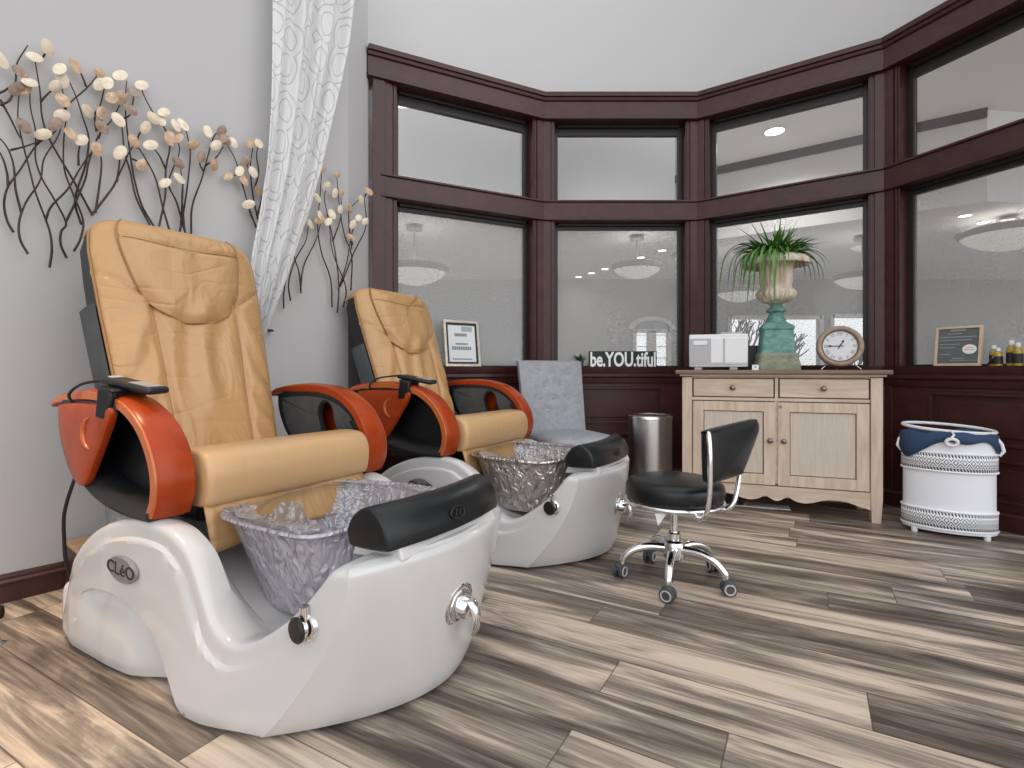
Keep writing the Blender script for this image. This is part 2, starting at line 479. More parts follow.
M = {
    'floor': floor_material(),
    'wall': mat('grey_wall_paint', (0.475, 0.472, 0.475), 0.7, bump=0.03, bscale=180),
    'wall_light': mat('pale_wall_paint', (0.565, 0.565, 0.567), 0.7, bump=0.03, bscale=180),
    'ceiling': mat('ceiling_paint', (0.80, 0.80, 0.80), 0.8, bump=0.02, bscale=150),
    'beyond_wall': mat('beyond_wall_paint', (0.46, 0.46, 0.46), 0.8, bump=0.02, bscale=100),
    'beyond_white': mat('beyond_white_paint', (0.86, 0.86, 0.86), 0.8, bump=0.02, bscale=100),
    'beyond_floor': mat('beyond_floor', (0.62, 0.60, 0.57), 0.5, var=0.1),
    'mahogany': wood('dark_mahogany', (0.040, 0.0115, 0.0110), (0.066, 0.0190, 0.0175), 0.40, (3, 3, 3), coat=0.0, ns=5),
    'sash': mat('dark_sash', (0.022, 0.017, 0.018), 0.4, var=0.1),
    'crown_dark': mat('dark_crown', (0.13, 0.12, 0.12), 0.5, var=0.05),
    'glass': glass_material('clear_pane', False),
    'film': glass_material('droplet_film_pane', True),
    'leather': leather_material('tan_leather', (0.505, 0.300, 0.132), 1.6, 0.45),
    'leather_smooth': leather_material('smooth_tan_leather', (0.60, 0.375, 0.185), 0.0, 0.14),
    'seam': mat('leather_piping', (0.36, 0.185, 0.065), 0.45, var=0.05),
    'black_shell': mat('black_shell', (0.009, 0.010, 0.012), 0.42, var=0.1),
    'grey_pad': mat('grey_fabric_pad', (0.06, 0.068, 0.075), 0.8, bump=0.2, bscale=250, var=0.15, vscale=12),
    'black_vinyl': mat('black_vinyl', (0.006, 0.0075, 0.009), 0.32, bump=0.05, bscale=110, spec=0.42),
    'cherry': wood('cherry_wood', (0.30, 0.036, 0.006), (0.40, 0.056, 0.010), 0.26, (4, 4, 4), coat=0.0, ns=2.0, spec=0.28),
    'cherry_edge': wood('cherry_edge', (0.46, 0.105, 0.022), (0.55, 0.135, 0.03), 0.3, (4, 4, 4), coat=0.3, ns=2.0),
    'fibreglass': mat('white_fibreglass', (0.615, 0.615, 0.615), 0.16, var=0.01, coat=0.4),
    'basin': plastic_clear('rippled_basin', (0.70, 0.69, 0.74), 0.52, 0.10, 30, 1.0, (1, 1, 0.5)),
    'liner': plastic_clear('crumpled_liner', (0.66, 0.66, 0.68), 0.42, 0.10, 20, 1.0),
    'reflection': plastic_clear('basin_painted_reflection', (0.72, 0.68, 0.62), 0.82, 0.10, 30, 1.0, (1, 1, 0.55), 0.85),  # clear basin again, its darker reflections put into colour and opacity
    'chrome': mat('chrome', (0.82, 0.82, 0.83), 0.07, 1.0, var=0.01),
    'steel': mat('brushed_steel', (0.80, 0.80, 0.80), 0.26, 1.0, bump=0.05, bscale=120, stretch=(1, 1, 0.02)),
    'badge': mat('badge_grey', (0.30, 0.30, 0.30), 0.35, 0.4, var=0.05),
    'ink': mat('dark_ink', (0.02, 0.02, 0.022), 0.5, var=0.02),
    'grey_ink': mat('grey_ink', (0.24, 0.26, 0.27), 0.6, var=0.02),
    'paper': mat('paper', (0.78, 0.80, 0.82), 0.7, var=0.02),
    'mint': mat('mint_block', (0.36, 0.46, 0.43), 0.7, var=0.03),
    'white_plastic': mat('white_plastic', (0.80, 0.81, 0.83), 0.3, var=0.02),
    'grey_plastic': mat('grey_plastic', (0.45, 0.46, 0.48), 0.35, var=0.02),
    'screen': mat('remote_screen', (0.35, 0.36, 0.38), 0.25, var=0.03),
    'tufted': mat('grey_tufted_linen', (0.36, 0.37, 0.40), 0.85, bump=0.25, bscale=320, var=0.12, vscale=30),
    'oak': wood('limed_oak', (0.52, 0.40, 0.30), (0.70, 0.58, 0.475), 0.55, (4, 4, 0.5), ns=6, knots=True),
    'oak_h': wood('limed_oak_long_grain', (0.51, 0.39, 0.295), (0.69, 0.57, 0.465), 0.55, (0.6, 4, 5), ns=6),
    'oak_panel': wood('greyed_oak_panel', (0.52, 0.455, 0.385), (0.62, 0.55, 0.47), 0.6, (14, 4, 0.8), ns=8),
    'oak_top': wood('dark_stained_top', (0.13, 0.085, 0.06), (0.24, 0.17, 0.13), 0.45, (0.8, 8, 8), ns=5),
    'knob': mat('pewter_knob', (0.25, 0.22, 0.19), 0.32, 1.0, var=0.1, vscale=40),
    'urn_white': wood('weathered_white_iron', (0.46, 0.36, 0.25), (0.78, 0.73, 0.63), 0.7, (6, 6, 2.2), ns=4),
    'urn_green': wood('verdigris_iron', (0.075, 0.20, 0.17), (0.19, 0.40, 0.34), 0.65, (5, 5, 8), ns=4),
    'urn_rust': wood('rusty_verdigris', (0.16, 0.20, 0.14), (0.33, 0.32, 0.24), 0.75, (5, 5, 9), ns=6),
    'leaf': mat('green_blades', (0.085, 0.215, 0.035), 0.45, var=0.45, vscale=14),
    'soil': mat('dark_soil', (0.03, 0.02, 0.015), 0.9, bump=0.4, bscale=80),
    'clock_rim': wood('clock_rim_wood', (0.27, 0.20, 0.14), (0.42, 0.33, 0.25), 0.5, (4, 4, 4), ns=5),
    'clock_edge': mat('clock_inner_rim', (0.12, 0.075, 0.05), 0.5, var=0.1),
    'clock_face': mat('clock_dial', (0.70, 0.71, 0.74), 0.5, var=0.05, vscale=20),
    'silver': mat('antique_silver', (0.56, 0.52, 0.44), 0.35, 0.6, var=0.2, vscale=60),
    'olive': mat('frame_groove', (0.20, 0.19, 0.15), 0.5, var=0.1),
    'sign_board': mat('sign_board', (0.014, 0.024, 0.027), 0.6, var=0.1),
    'letter_white': mat('letter_white', (0.92, 0.93, 0.93), 0.5, var=0.02),
    'chalk': mat('slate_board', (0.13, 0.145, 0.155), 0.6, var=0.12, vscale=10),
    'chalk_line': mat('chalk_line', (0.42, 0.43, 0.44), 0.7, var=0.1),
    'pink': mat('pink_ink', (0.75, 0.40, 0.42), 0.6, var=0.05),
    'maple': wood('pale_maple', (0.62, 0.47, 0.33), (0.74, 0.60, 0.45), 0.5, (3, 3, 3), ns=4),
    'oil': mat('amber_oil', (0.42, 0.30, 0.03), 0.12, coat=0.5, var=0.1),
    'bottle_label': mat('black_label', (0.02, 0.02, 0.02), 0.5, var=0.1),
    'canvas': mat('white_canvas', (0.86, 0.885, 0.94), 0.85, bump=0.08, bscale=200),
    'braid': band_material(),
    'navy': mat('navy_cloth', (0.028, 0.058, 0.125), 0.85, bump=0.4, bscale=9, var=0.15),
    'bronze': mat('dark_bronze', (0.050, 0.036, 0.028), 0.4, 0.7, var=0.4, vscale=12),
    'shell_pale': mat('pale_shell_disc', (0.78, 0.68, 0.53), 0.4, var=0.15, vscale=50),
    'shell_tan': mat('tan_shell_disc', (0.55, 0.38, 0.25), 0.4, var=0.3, vscale=50),
    'shell_brown': mat('grey_brown_shell_disc', (0.30, 0.22, 0.17), 0.45, var=0.35, vscale=60),
    'sheer': curtain_material(),
    'box_wood': wood('box_dark_wood', (0.030, 0.010, 0.008), (0.055, 0.018, 0.013), 0.4, (4, 4, 4), ns=4),
    'box_top': wood('box_tan_top', (0.33, 0.21, 0.11), (0.45, 0.30, 0.17), 0.5, (3, 9, 3), ns=4),
    'clear_tub': plastic_clear('clear_tub_plastic', (0.72, 0.75, 0.75), 0.30, 0.12, 14, 0.3),
    'cotton': mat('cotton_white', (0.72, 0.70, 0.66), 0.9, bump=0.5, bscale=40, var=0.1),
    'sponge': mat('sea_green_sponge', (0.42, 0.55, 0.48), 0.9, bump=0.5, bscale=60),
    'rubber': mat('grey_rubber', (0.06, 0.065, 0.07), 0.6, var=0.1),
    'tread': mat('pale_tread', (0.50, 0.50, 0.50), 0.6, var=0.05),
    'cable': mat('black_cable', (0.01, 0.01, 0.011), 0.5, var=0.05),
    'lamp_glass': emit('lit_alabaster', (0.85, 0.84, 0.80), 0.40),
    'lamp_metal': mat('lamp_metal', (0.36, 0.35, 0.34), 0.4, 0.3, var=0.05),
    'downlight': emit('downlight_lens', (1.0, 0.95, 0.86), 9.0),
    'white_trim': mat('white_trim', (0.8, 0.8, 0.8), 0.4, var=0.02),
    'bark': mat('bark', (0.10, 0.09, 0.09), 0.9, bump=0.4, bscale=30),
    'snow': mat('pale_ground', (0.75, 0.77, 0.8), 0.9, var=0.1),
}


# ------------------------------------------------------------------ mesh helpers
class G:
    def __init__(s):
        s.v, s.f, s.uv = [], [], None

    def add(s, vs, fs):
        n = len(s.v)
        s.v += [tuple(v) for v in vs]
        s.f += [tuple(i + n for i in f) for f in fs]
        return n

    def box(s, x0, x1, y0, y1, z0, z1, mtx=None):
        vs = [Vector((x, y, z)) for z in (z0, z1) for y in (y0, y1) for x in (x0, x1)]
        if mtx is not None:
            vs = [mtx @ v for v in vs]
        s.add(vs, [(0, 2, 3, 1), (4, 5, 7, 6), (0, 1, 5, 4), (2, 6, 7, 3), (0, 4, 6, 2), (1, 3, 7, 5)])
        return s

    def loft(s, rings, closed=True, cap0=True, cap1=True):
        n = len(rings[0])
        base = len(s.v)
        for r in rings:
            s.v += [tuple(p) for p in r]
        m = n if closed else n - 1
        for i in range(len(rings) - 1):
            a, b = base + i * n, base + (i + 1) * n
            for j in range(m):
                k = (j + 1) % n
                s.f.append((a + j, a + k, b + k, b + j))
        if cap0:
            s.f.append(tuple(base + j for j in reversed(range(n))))
        if cap1:
            e = base + (len(rings) - 1) * n
            s.f.append(tuple(e + j for j in range(n)))
        return s

    def lathe(s, prof, n=32, c=(0, 0, 0), mod=None, mtx=None, cap0=True, cap1=True, sy=1.0):
        rings = []
        for r, z in prof:
            ring = []
            for j in range(n):
                a = 2 * math.pi * j / n
                rr = r * (mod(a, z) if mod else 1.0)
                v = Vector((c[0] + rr * math.cos(a), c[1] + rr * sy * math.sin(a), c[2] + z))
                ring.append(mtx @ v if mtx is not None else v)
            rings.append(ring)
        return s.loft(rings, True, cap0, cap1)

    def cyl(s, p0, p1, r0, r1=None, n=20):
        return s.tube([p0, p1], [r0, r0 if r1 is None else r1], n)

    def tube(s, pts, rad, n=8, caps=True):
        pts = [Vector(p) for p in pts]
        if not isinstance(rad, (list, tuple)):
            rad = [rad] * len(pts)
        rings = []
        t0 = (pts[1] - pts[0]).normalized()
        ref = Vector((0, 0, 1)) if abs(t0.z) < 0.9 else Vector((1, 0, 0))
        nrm = (ref - t0 * ref.dot(t0)).normalized()
        for i, p in enumerate(pts):
            if i == 0:
                t = t0
            elif i == len(pts) - 1:
                t = (pts[i] - pts[i - 1]).normalized()
            else:
                t = (pts[i + 1] - pts[i - 1])
                t = t.normalized() if t.length > 1e-9 else t0
            nrm = (nrm - t * nrm.dot(t))
            nrm = nrm.normalized() if nrm.length > 1e-6 else t.orthogonal().normalized()
            b = t.cross(nrm)
            rings.append([p + (nrm * math.cos(2 * math.pi * j / n) + b * math.sin(2 * math.pi * j / n)) * rad[i] for j in range(n)])
        return s.loft(rings, True, caps, caps)

    def prism(s, poly, a0, a1, f):
        """poly 2-d outline, extruded between a0 and a1; f(p, q, a) -> xyz"""
        n = len(poly)
        vs = [f(p, q, a0) for p, q in poly] + [f(p, q, a1) for p, q in poly]
        fs = [tuple(range(n))[::-1], tuple(range(n, 2 * n))]
        fs += [(i, (i + 1) % n, n + (i + 1) % n, n + i) for i in range(n)]
        s.add(vs, fs)
        return s

    def prism_hole(s, outer, inner, a0, a1, f):
        """outline with a hole; both outlines must have the same number of points"""
        n = len(outer)
        rings = []
        for a in (a0, a1):
            rings.append([f(p, q, a) for p, q in outer])
            rings.append([f(p, q, a) for p, q in inner])
        b = s.add([v for r in rings for v in r], [])
        o0, i0, o1, i1 = b, b + n, b + 2 * n, b + 3 * n
        for j in range(n):
            k = (j + 1) % n
            s.f += [(o0 + j, i0 + j, i0 + k, o0 + k), (o1 + j, o1 + k, i1 + k, i1 + j),
                    (o0 + j, o0 + k, o1 + k, o1 + j), (i0 + j, i1 + j, i1 + k, i0 + k)]
        return s

    def grid(s, fn, nu, nv):
        vs = [fn(i / nu, j / nv) for j in range(nv + 1) for i in range(nu + 1)]
        w = nu + 1
        s.add(vs, [(j * w + i, j * w + i + 1, (j + 1) * w + i + 1, (j + 1) * w + i) for j in range(nv) for i in range(nu)])
        return s

    def build(s, name, m, parent=None, smooth=35, bevel=0, bseg=2, sub=0, loc=None, rot=None, solid=0, fix=True):
        me = bpy.data.meshes.new(name)
        me.from_pydata(s.v, [], s.f)
        me.materials.append(M[m] if isinstance(m, str) else m)
        if fix:
            import bmesh
            bm = bmesh.new()
            bm.from_mesh(me)
            bmesh.ops.recalc_face_normals(bm, faces=bm.faces)
            bm.to_mesh(me)
            bm.free()
        if smooth:
            for p in me.polygons:
                p.use_smooth = True
            if smooth < 180:
                me.set_sharp_from_angle(angle=R(smooth))
        o = bpy.data.objects.new(name, me)
        COL.objects.link(o)
        if parent is not None:
            o.parent = parent
        if loc:
            o.location = loc
        if rot:
            o.rotation_euler = rot
        if solid:
            md = o.modifiers.new('thickness', 'SOLIDIFY')
            md.thickness = solid
            md.offset = 0
        if bevel:
            md = o.modifiers.new('bevel', 'BEVEL')
            md.width = bevel
            md.segments = bseg
            md.limit_method = 'ANGLE'
            md.angle_limit = R(40)
        if sub:
            md = o.modifiers.new('sub', 'SUBSURF')
            md.levels = sub
            md.render_levels = sub
        return o


def thing(name, label, cat, loc=(0, 0, 0), rz=0.0, group=None):
    o = bpy.data.objects.new(name, None)
    o.empty_display_size = 0.1
    COL.objects.link(o)
    o.location = loc
    o.rotation_euler = (0, 0, rz)
    o['label'] = label
    o['category'] = cat
    if group:
        o['group'] = group
    return o


def tag(o, label, cat, group=None):
    o['label'] = label
    o['category'] = cat
    if group:
        o['group'] = group
    return o


def struct(o):
    o['kind'] = 'structure'
    return o


def dup(root, loc, rz, label):
    r = root.copy()
    COL.objects.link(r)
    r.location = loc
    r.rotation_euler = (0, 0, rz)
    r['label'] = label
    for ch in list(root.children):
        c = ch.copy()
        COL.objects.link(c)
        c.parent = r
        for g in list(ch.children):
            d = g.copy()
            COL.objects.link(d)
            d.parent = c
    return r


def rbox(x0, x1, y0, y1, z0, z1):
    return G().box(x0, x1, y0, y1, z0, z1)


def smoothstep(a, b, x):
    if a == b:
        return 0.0 if x < a else 1.0
    t = max(0.0, min(1.0, (x - a) / (b - a)))
    return t * t * (3 - 2 * t)


def interp(pts, x):
    if x <= pts[0][0]:
        return pts[0][1]
    for (a, fa), (b, fb) in zip(pts, pts[1:]):
        if x <= b:
            return fa + (fb - fa) * (x - a) / (b - a)
    return pts[-1][1]


def catmull(pts, k=6):
    pts = [Vector(p) for p in pts]
    out = []
    for i in range(len(pts) - 1):
        p0 = pts[i - 1] if i else pts[0] * 2 - pts[1]
        p1, p2 = pts[i], pts[i + 1]
        p3 = pts[i + 2] if i + 2 < len(pts) else p2 * 2 - p1
        for j in range(k):
            t = j / k
            out.append(0.5 * ((2 * p1) + (p2 - p0) * t + (2 * p0 - 5 * p1 + 4 * p2 - p3) * t * t + (3 * p1 - p0 - 3 * p2 + p3) * t ** 3))
    out.append(pts[-1])
    return out


def text(body, name, size, m, parent, fn, extrude=0.001, sx=1.0, bold=0.0):
    """lettering as a mesh, centred; fn maps (x, y, z) of the flat text to the parent's space"""
    c = bpy.data.curves.new(name, 'FONT')
    c.body = body
    c.size = size
    c.extrude = extrude
    c.offset = bold
    c.align_x = 'CENTER'
    c.align_y = 'CENTER'
    c.resolution_u = 3
    o = bpy.data.objects.new(name, c)
    COL.objects.link(o)
    dg = bpy.context.evaluated_depsgraph_get()
    me = bpy.data.meshes.new_from_object(o.evaluated_get(dg))
    bpy.data.objects.remove(o)
    for v in me.vertices:
        v.co = fn(v.co.x * sx, v.co.y, v.co.z)
    me.materials.clear()
    me.materials.append(M[m])
    t = bpy.data.objects.new(name, me)
    COL.objects.link(t)
    t.parent = parent
    return t


# ------------------------------------------------------------------ the setting: room
WALL0 = Vector((-1.934, 2.0))
WD = Vector((0.633, 0.774)).normalized()
WNn = Vector((WD.y, -WD.x))                     # into the room
V = [Vector(p) for p in ((-0.946, 3.584), (0.245, 4.19), (1.463, 4.19), (2.463, 3.50), (2.919, 2.374))]
CORNER = WALL0 + WD * 1.508
CEIL = 4.9


def wallp(t, z, off=0.0):
    p = WALL0 + WD * t + WNn * off
    return Vector((p.x, p.y, z))


g = G().box(-6, 8, -4, 4.6, -0.05, 0)
struct(g.build('floor', 'floor', smooth=0))

g = G()
a = WALL0 - WD * 2.6
b = CORNER
bk = -WNn * 0.12
g.prism([(a.x, a.y), (b.x, b.y), (b.x + bk.x, b.y + bk.y), (a.x + bk.x, a.y + bk.y)], 0, CEIL, lambda p, q, z: (p, q, z))
struct(g.build('wall_left', 'wall', smooth=0))

END = Vector((-0.972, 3.60))
g = G().prism([(CORNER.x, CORNER.y), (END.x, END.y), (END.x - 0.12, END.y + 0.02), (CORNER.x - 0.12, CORNER.y + 0.02)], 0, CEIL, lambda p, q, z: (p, q, z))
struct(g.build('wall_corner', 'wall_light', smooth=0))

# baseboard along the left wall
def sweep(poly, prof, ext0=0.0, ext1=0.0):
    """mitred sweep of the profile (offset to the viewer's side, z) along a 2-d polyline"""
    n = len(poly)
    dirs = [(poly[i + 1] - poly[i]).normalized() for i in range(n - 1)]
    nr = [Vector((d.y, -d.x)) for d in dirs]
    rings = []
    for i in range(n):
        if i == 0:
            m, p = nr[0], poly[0] - dirs[0] * ext0
        elif i == n - 1:
            m, p = nr[-1], poly[-1] + dirs[-1] * ext1
        else:
            m, p = (nr[i - 1] + nr[i]) / (1 + nr[i - 1].dot(nr[i])), poly[i]
        rings.append([(p.x + m.x * w, p.y + m.y * w, z) for w, z in prof])
    return G().loft(rings, True)


bb = [(0, 0), (0.016, 0), (0.016, 0.066), (0.020, 0.070), (0.020, 0.078), (0.011, 0.085), (0.011, 0.094), (0.005, 0.105), (0, 0.107)]
struct(sweep([WALL0 - WD * 2.5, CORNER], bb).build('baseboard_left', 'mahogany', smooth=20))

# smooth curved wall over the bay
UP = catmull([(END.x - 0.05, END.y - 0.05, 0), (V[1].x, V[1].y + 0.06, 0), (V[2].x, V[2].y + 0.06, 0), (V[3].x + 0.05, V[3].y + 0.04, 0), (V[4].x + 0.08, V[4].y, 0)], 10)
g = G()
rings = []
for i, p in enumerate(UP):
    rings.append([(p.x, p.y, 3.02), (p.x, p.y, CEIL), (p.x, p.y + 0.1, CEIL), (p.x, p.y + 0.1, 3.02)])
g.loft(rings, True)
struct(g.build('wall_back', 'wall_light', smooth=60))

# bay joinery: frieze and crown, mid rail, sill, posts
frieze = [(-0.14, 2.845), (0.030, 2.845), (0.042, 2.850), (0.042, 2.866), (0.030, 2.874), (0.030, 2.985), (0.044, 2.992), (0.050, 3.010), (0.064, 3.016), (0.068, 3.046), (-0.14, 3.046)]
struct(sweep(V, frieze, 0.035).build('trim_1', 'mahogany', smooth=20))
midrail = [(-0.14, 2.055), (0.020, 2.055), (0.032, 2.060), (0.032, 2.070), (0.020, 2.076), (0.020, 2.196), (0.034, 2.202), (0.034, 2.214), (-0.14, 2.214)]
struct(sweep(V, midrail, -0.055).build('trim_2', 'mahogany', smooth=20))
sill = [(-0.14, 0.775), (0.012, 0.775), (0.018, 0.79), (0.022, 0.815), (0.034, 0.830), (0.034, 0.850), (0.044, 0.870), (0.050, 0.903), (-0.14, 0.903)]
struct(sweep(V, sill, -0.0).build('trim_3', 'mahogany', smooth=20))
base = [(-0.14, 0.0), (0.024, 0.0), (0.024, 0.085), (0.014, 0.10), (-0.14, 0.10)]
struct(sweep(V, base).build('trim_4', 'mahogany', smooth=20))
SEG = []
for i in range(4):
    d = (V[i + 1] - V[i])
    SEG.append((V[i], d.length, math.atan2(d.y, d.x)))


def seg_pt(i, u, w, z):
    """point on bay side i: u along it, w toward the room"""
    o, ln, a = SEG[i]
    return Vector((o.x + u * math.cos(a) + w * math.sin(a), o.y + u * math.sin(a) - w * math.cos(a), z))


POSTW = 0.092
for k in range(5):
    poly = []
    cut = []
    g = G()
    sides = []
    if k > 0:
        o, ln, a = SEG[k - 1]
        sides.append((k - 1, ln - POSTW, ln, -1))
    if k < 4:
        w0 = 0.170 if k == 0 else POSTW
        sides.append((k, 0.0, w0, 1))
    for si, u0, u1, sd in sides:
        for z0, z1 in ((0.903, 2.055), (2.214, 2.845)):
            # plain face, then a stepped stop toward the pane
            if k == 0:
                g.box(u0, u1 - 0.085, -0.14, 0.012, z0 if z0 > 1 else 0.0, z1, None) if False else None
            inner = (u0, u0 + 0.035) if sd < 0 else (u1 - 0.035, u1)
            outer = (u0 + 0.035, u1) if sd < 0 else (u0, u1 - 0.035)
            for (q0, q1), w in ((outer, 0.012), (inner, 0.0)):
                quad = [seg_pt(si, q0, -0.14, 0), seg_pt(si, q1, -0.14, 0), seg_pt(si, q1, w, 0), seg_pt(si, q0, w, 0)]
                g.prism([(p.x, p.y) for p in quad], z0, z1, lambda p, q, z: (p, q, z))
            md = inner[0] + 0.010, inner[0] + 0.022
            quad = [seg_pt(si, md[0], 0, 0), seg_pt(si, md[1], 0, 0), seg_pt(si, md[1], 0.008, 0), seg_pt(si, md[0], 0.008, 0)]
            g.prism([(p.x, p.y) for p in quad], z0, z1, lambda p, q, z: (p, q, z))
    if k == 0:
        quad = [seg_pt(0, 0, -0.14, 0), seg_pt(0, 0.085, -0.14, 0), seg_pt(0, 0.085, 0.024, 0), seg_pt(0, 0, 0.024, 0)]
        g.prism([(p.x, p.y) for p in quad], 0, 2.845, lambda p, q, z: (p, q, z))
    struct(g.build('trim_%d' % (5 + k), 'mahogany', smooth=0, bevel=0.002))

names = ['wall_bay_left', 'wall_bay_centre', 'wall_bay_right', 'wall_bay_far_right']
for i in range(4):
    o, ln, a = SEG[i]
    g = G()

    def bx(u0, u1, w0, w1, z0, z1):
        quad = [seg_pt(i, u0, w0, 0), seg_pt(i, u1, w0, 0), seg_pt(i, u1, w1, 0), seg_pt(i, u0, w1, 0)]
        g.prism([(p.x, p.y) for p in quad], z0, z1, lambda p, q, z: (p, q, z))
    bx(0, ln, -0.14, -0.012, 0.1, 0.775)
    st = 0.265
    bx(0, st, -0.02, 0.004, 0.1, 0.775)
    bx(ln - st, ln, -0.02, 0.004, 0.1, 0.775)
    for z0, z1 in ((0.1, 0.145), (0.385, 0.455), (0.748, 0.775)):
        bx(st, ln - st, -0.02, 0.004, z0, z1)
    for z0, z1 in ((0.145, 0.385), (0.455, 0.748)):
        # bolection moulding and fielded panel
        t = 0.018
        bx(st, ln - st, -0.02, 0.010, z0, z0 + t)
        bx(st, ln - st, -0.02, 0.010, z1 - t, z1)
        bx(st, st + t, -0.02, 0.010, z0 + t, z1 - t)
        bx(ln - st - t, ln - st, -0.02, 0.010, z0 + t, z1 - t)
        bx(st + 0.05, ln - st - 0.05, -0.02, -0.002, z0 + 0.05, z1 - 0.05)
    bx(0, 0.05, -0.02, 0.012, 0.1, 0.775)
    bx(ln - 0.05, ln, -0.02, 0.012, 0.1, 0.775)
    struct(g.build(names[i], 'mahogany', smooth=0, bevel=0.003))

wi = 0
for i in range(4):
    o, ln, a = SEG[i]
    u0 = (0.170 if i == 0 else POSTW)
    u1 = ln - POSTW
    for z0, z1, mm, top in ((0.903, 2.055, 'film', 0.045), (2.214, 2.845, 'glass', 0.075)):
        wi += 1
        g = G()
        w0, w1 = -0.125, -0.085
        s = 0.032

        def bx2(a0, a1, b0, b1, zz0, zz1):
            quad = [seg_pt(i, a0, b0, 0), seg_pt(i, a1, b0, 0), seg_pt(i, a1, b1, 0), seg_pt(i, a0, b1, 0)]
            g.prism([(p.x, p.y) for p in quad], zz0, zz1, lambda p, q, z: (p, q, z))
        bx2(u0, u0 + s, w0, w1, z0, z1)
        bx2(u1 - s, u1, w0, w1, z0, z1)
        bx2(u0 + s, u1 - s, w0, w1, z1 - top, z1)
        bx2(u0 + s, u1 - s, w0, w1, z0, z0 + 0.012)
        bx2(u0 + s, u1 - s, w1, w1 + 0.03, z1 - 0.02, z1)
        fr = struct(g.build('window_%d' % wi, 'sash', smooth=0, bevel=0.002))
        g = G()
        bx2(u0 + s, u1 - s, -0.108, -0.102, z0 + 0.012, z1 - top)
        g.build('pane', mm, fr, smooth=0)

# ------------------------------------------------------------------ the room beyond the glass
BC = 3.30                      # upper ceiling close behind the glass
BD = 2.45                      # dropped ceiling farther in
FW = 9.2
FS = 9.2 / 14.5
struct(G().box(-7, 14, 4.7, FW, -0.05, 0).build('floor_beyond', 'beyond_floor', smooth=0))
ceil_out = [(-3.2, 5.0), (2.2, 5.0), (3.05, 4.3), (3.15, 1.2), (11.6, 1.2), (11.6, FW), (-3.2, FW)]
struct(G().prism(ceil_out, BC, BC + 0.05, lambda p, q, z: (p, q, z)).build('ceiling_beyond', 'beyond_white', smooth=0))
# far wall with two wide windows and an arched one
g = G()
ops = [(x0 * FS, x1 * FS, EYE + (z0 - EYE) * FS, EYE + (z1 - EYE) * FS) for x0, x1, z0, z1 in ((3.35, 4.30, 0.9, 1.95), (5.95, 8.45, 0.45, 2.32), (8.75, 10.1, 0.45, 2.36))]
xs = [-3.2]
for x0, x1, z0, z1 in ops:
    g.box(xs[-1], x0, FW, FW + 0.15, 0, BC)
    g.box(x0, x1, FW, FW + 0.15, 0, z0)
    g.box(x0, x1, FW, FW + 0.15, z1, BC)
    xs.append(x1)
g.box(xs[-1], 11.6, FW, FW + 0.15, 0, BC)
struct(g.build('wall_beyond', 'beyond_wall', smooth=0))
for n, (x0, x1, z0, z1) in enumerate(ops):
    g = G()
    t = 0.03
    g.box(x0 - t, x0 + t, FW - 0.03, FW + 0.1, z0 - t, z1 + t).box(x1 - t, x1 + t, FW - 0.03, FW + 0.1, z0 - t, z1 + t)
    g.box(x0, x1, FW - 0.03, FW + 0.1, z0 - t, z0 + t).box(x0, x1, FW - 0.03, FW + 0.1, z1 - t, z1 + t)
    xm = (x0 + x1) / 2
    if n == 0:
        g.box(xm - 0.07, xm + 0.07, FW - 0.03, FW + 0.1, z0, z1)
        arc = [(xm + 0.40 * math.cos(R(aa)), z1 + 0.03 + 0.22 * math.sin(R(aa))) for aa in range(0, 181, 12)]
        arc2 = [(xm + 0.32 * math.cos(R(aa)), z1 + 0.03 + 0.15 * math.sin(R(aa))) for aa in range(180, -1, -12)]
        g.prism(arc + arc2, FW - 0.04, FW, lambda p, q, y: (p, y, q))
        for q in (0.3, 0.6, 0.9):
            g.box(x0, x1, FW, FW + 0.04, z0 + (z1 - z0) * q - 0.012, z0 + (z1 - z0) * q)
    fr = struct(g.build('window_%d' % (9 + n), 'white_trim', smooth=0))
    rbox(x0, x1, FW + 0.03, FW + 0.036, z0, z1).build('pane', 'glass', fr, smooth=0)

# dropped ceiling with its white fascia; a dark crown runs along one stretch of the fascia
BA, BB2 = Vector((2.04, 6.68)), Vector((4.42, 4.93))
drop = [(-3.2, 5.0), (1.535, 5.0), (BA.x, BA.y), (BB2.x, BB2.y), (7.5, 5.35), (11.6, 5.35), (11.6, FW), (-3.2, FW)]
struct(G().prism(drop, BD, BC, lambda p, q, z: (p, q, z)).build('ceiling_dropped', 'beyond_white', smooth=0))
struct(sweep([BA, BB2], [(0, BC - 0.075), (0.02, BC - 0.075), (0.04, BC - 0.035), (0.07, BC), (0, BC)]).build('trim_10', 'crown_dark', smooth=20))


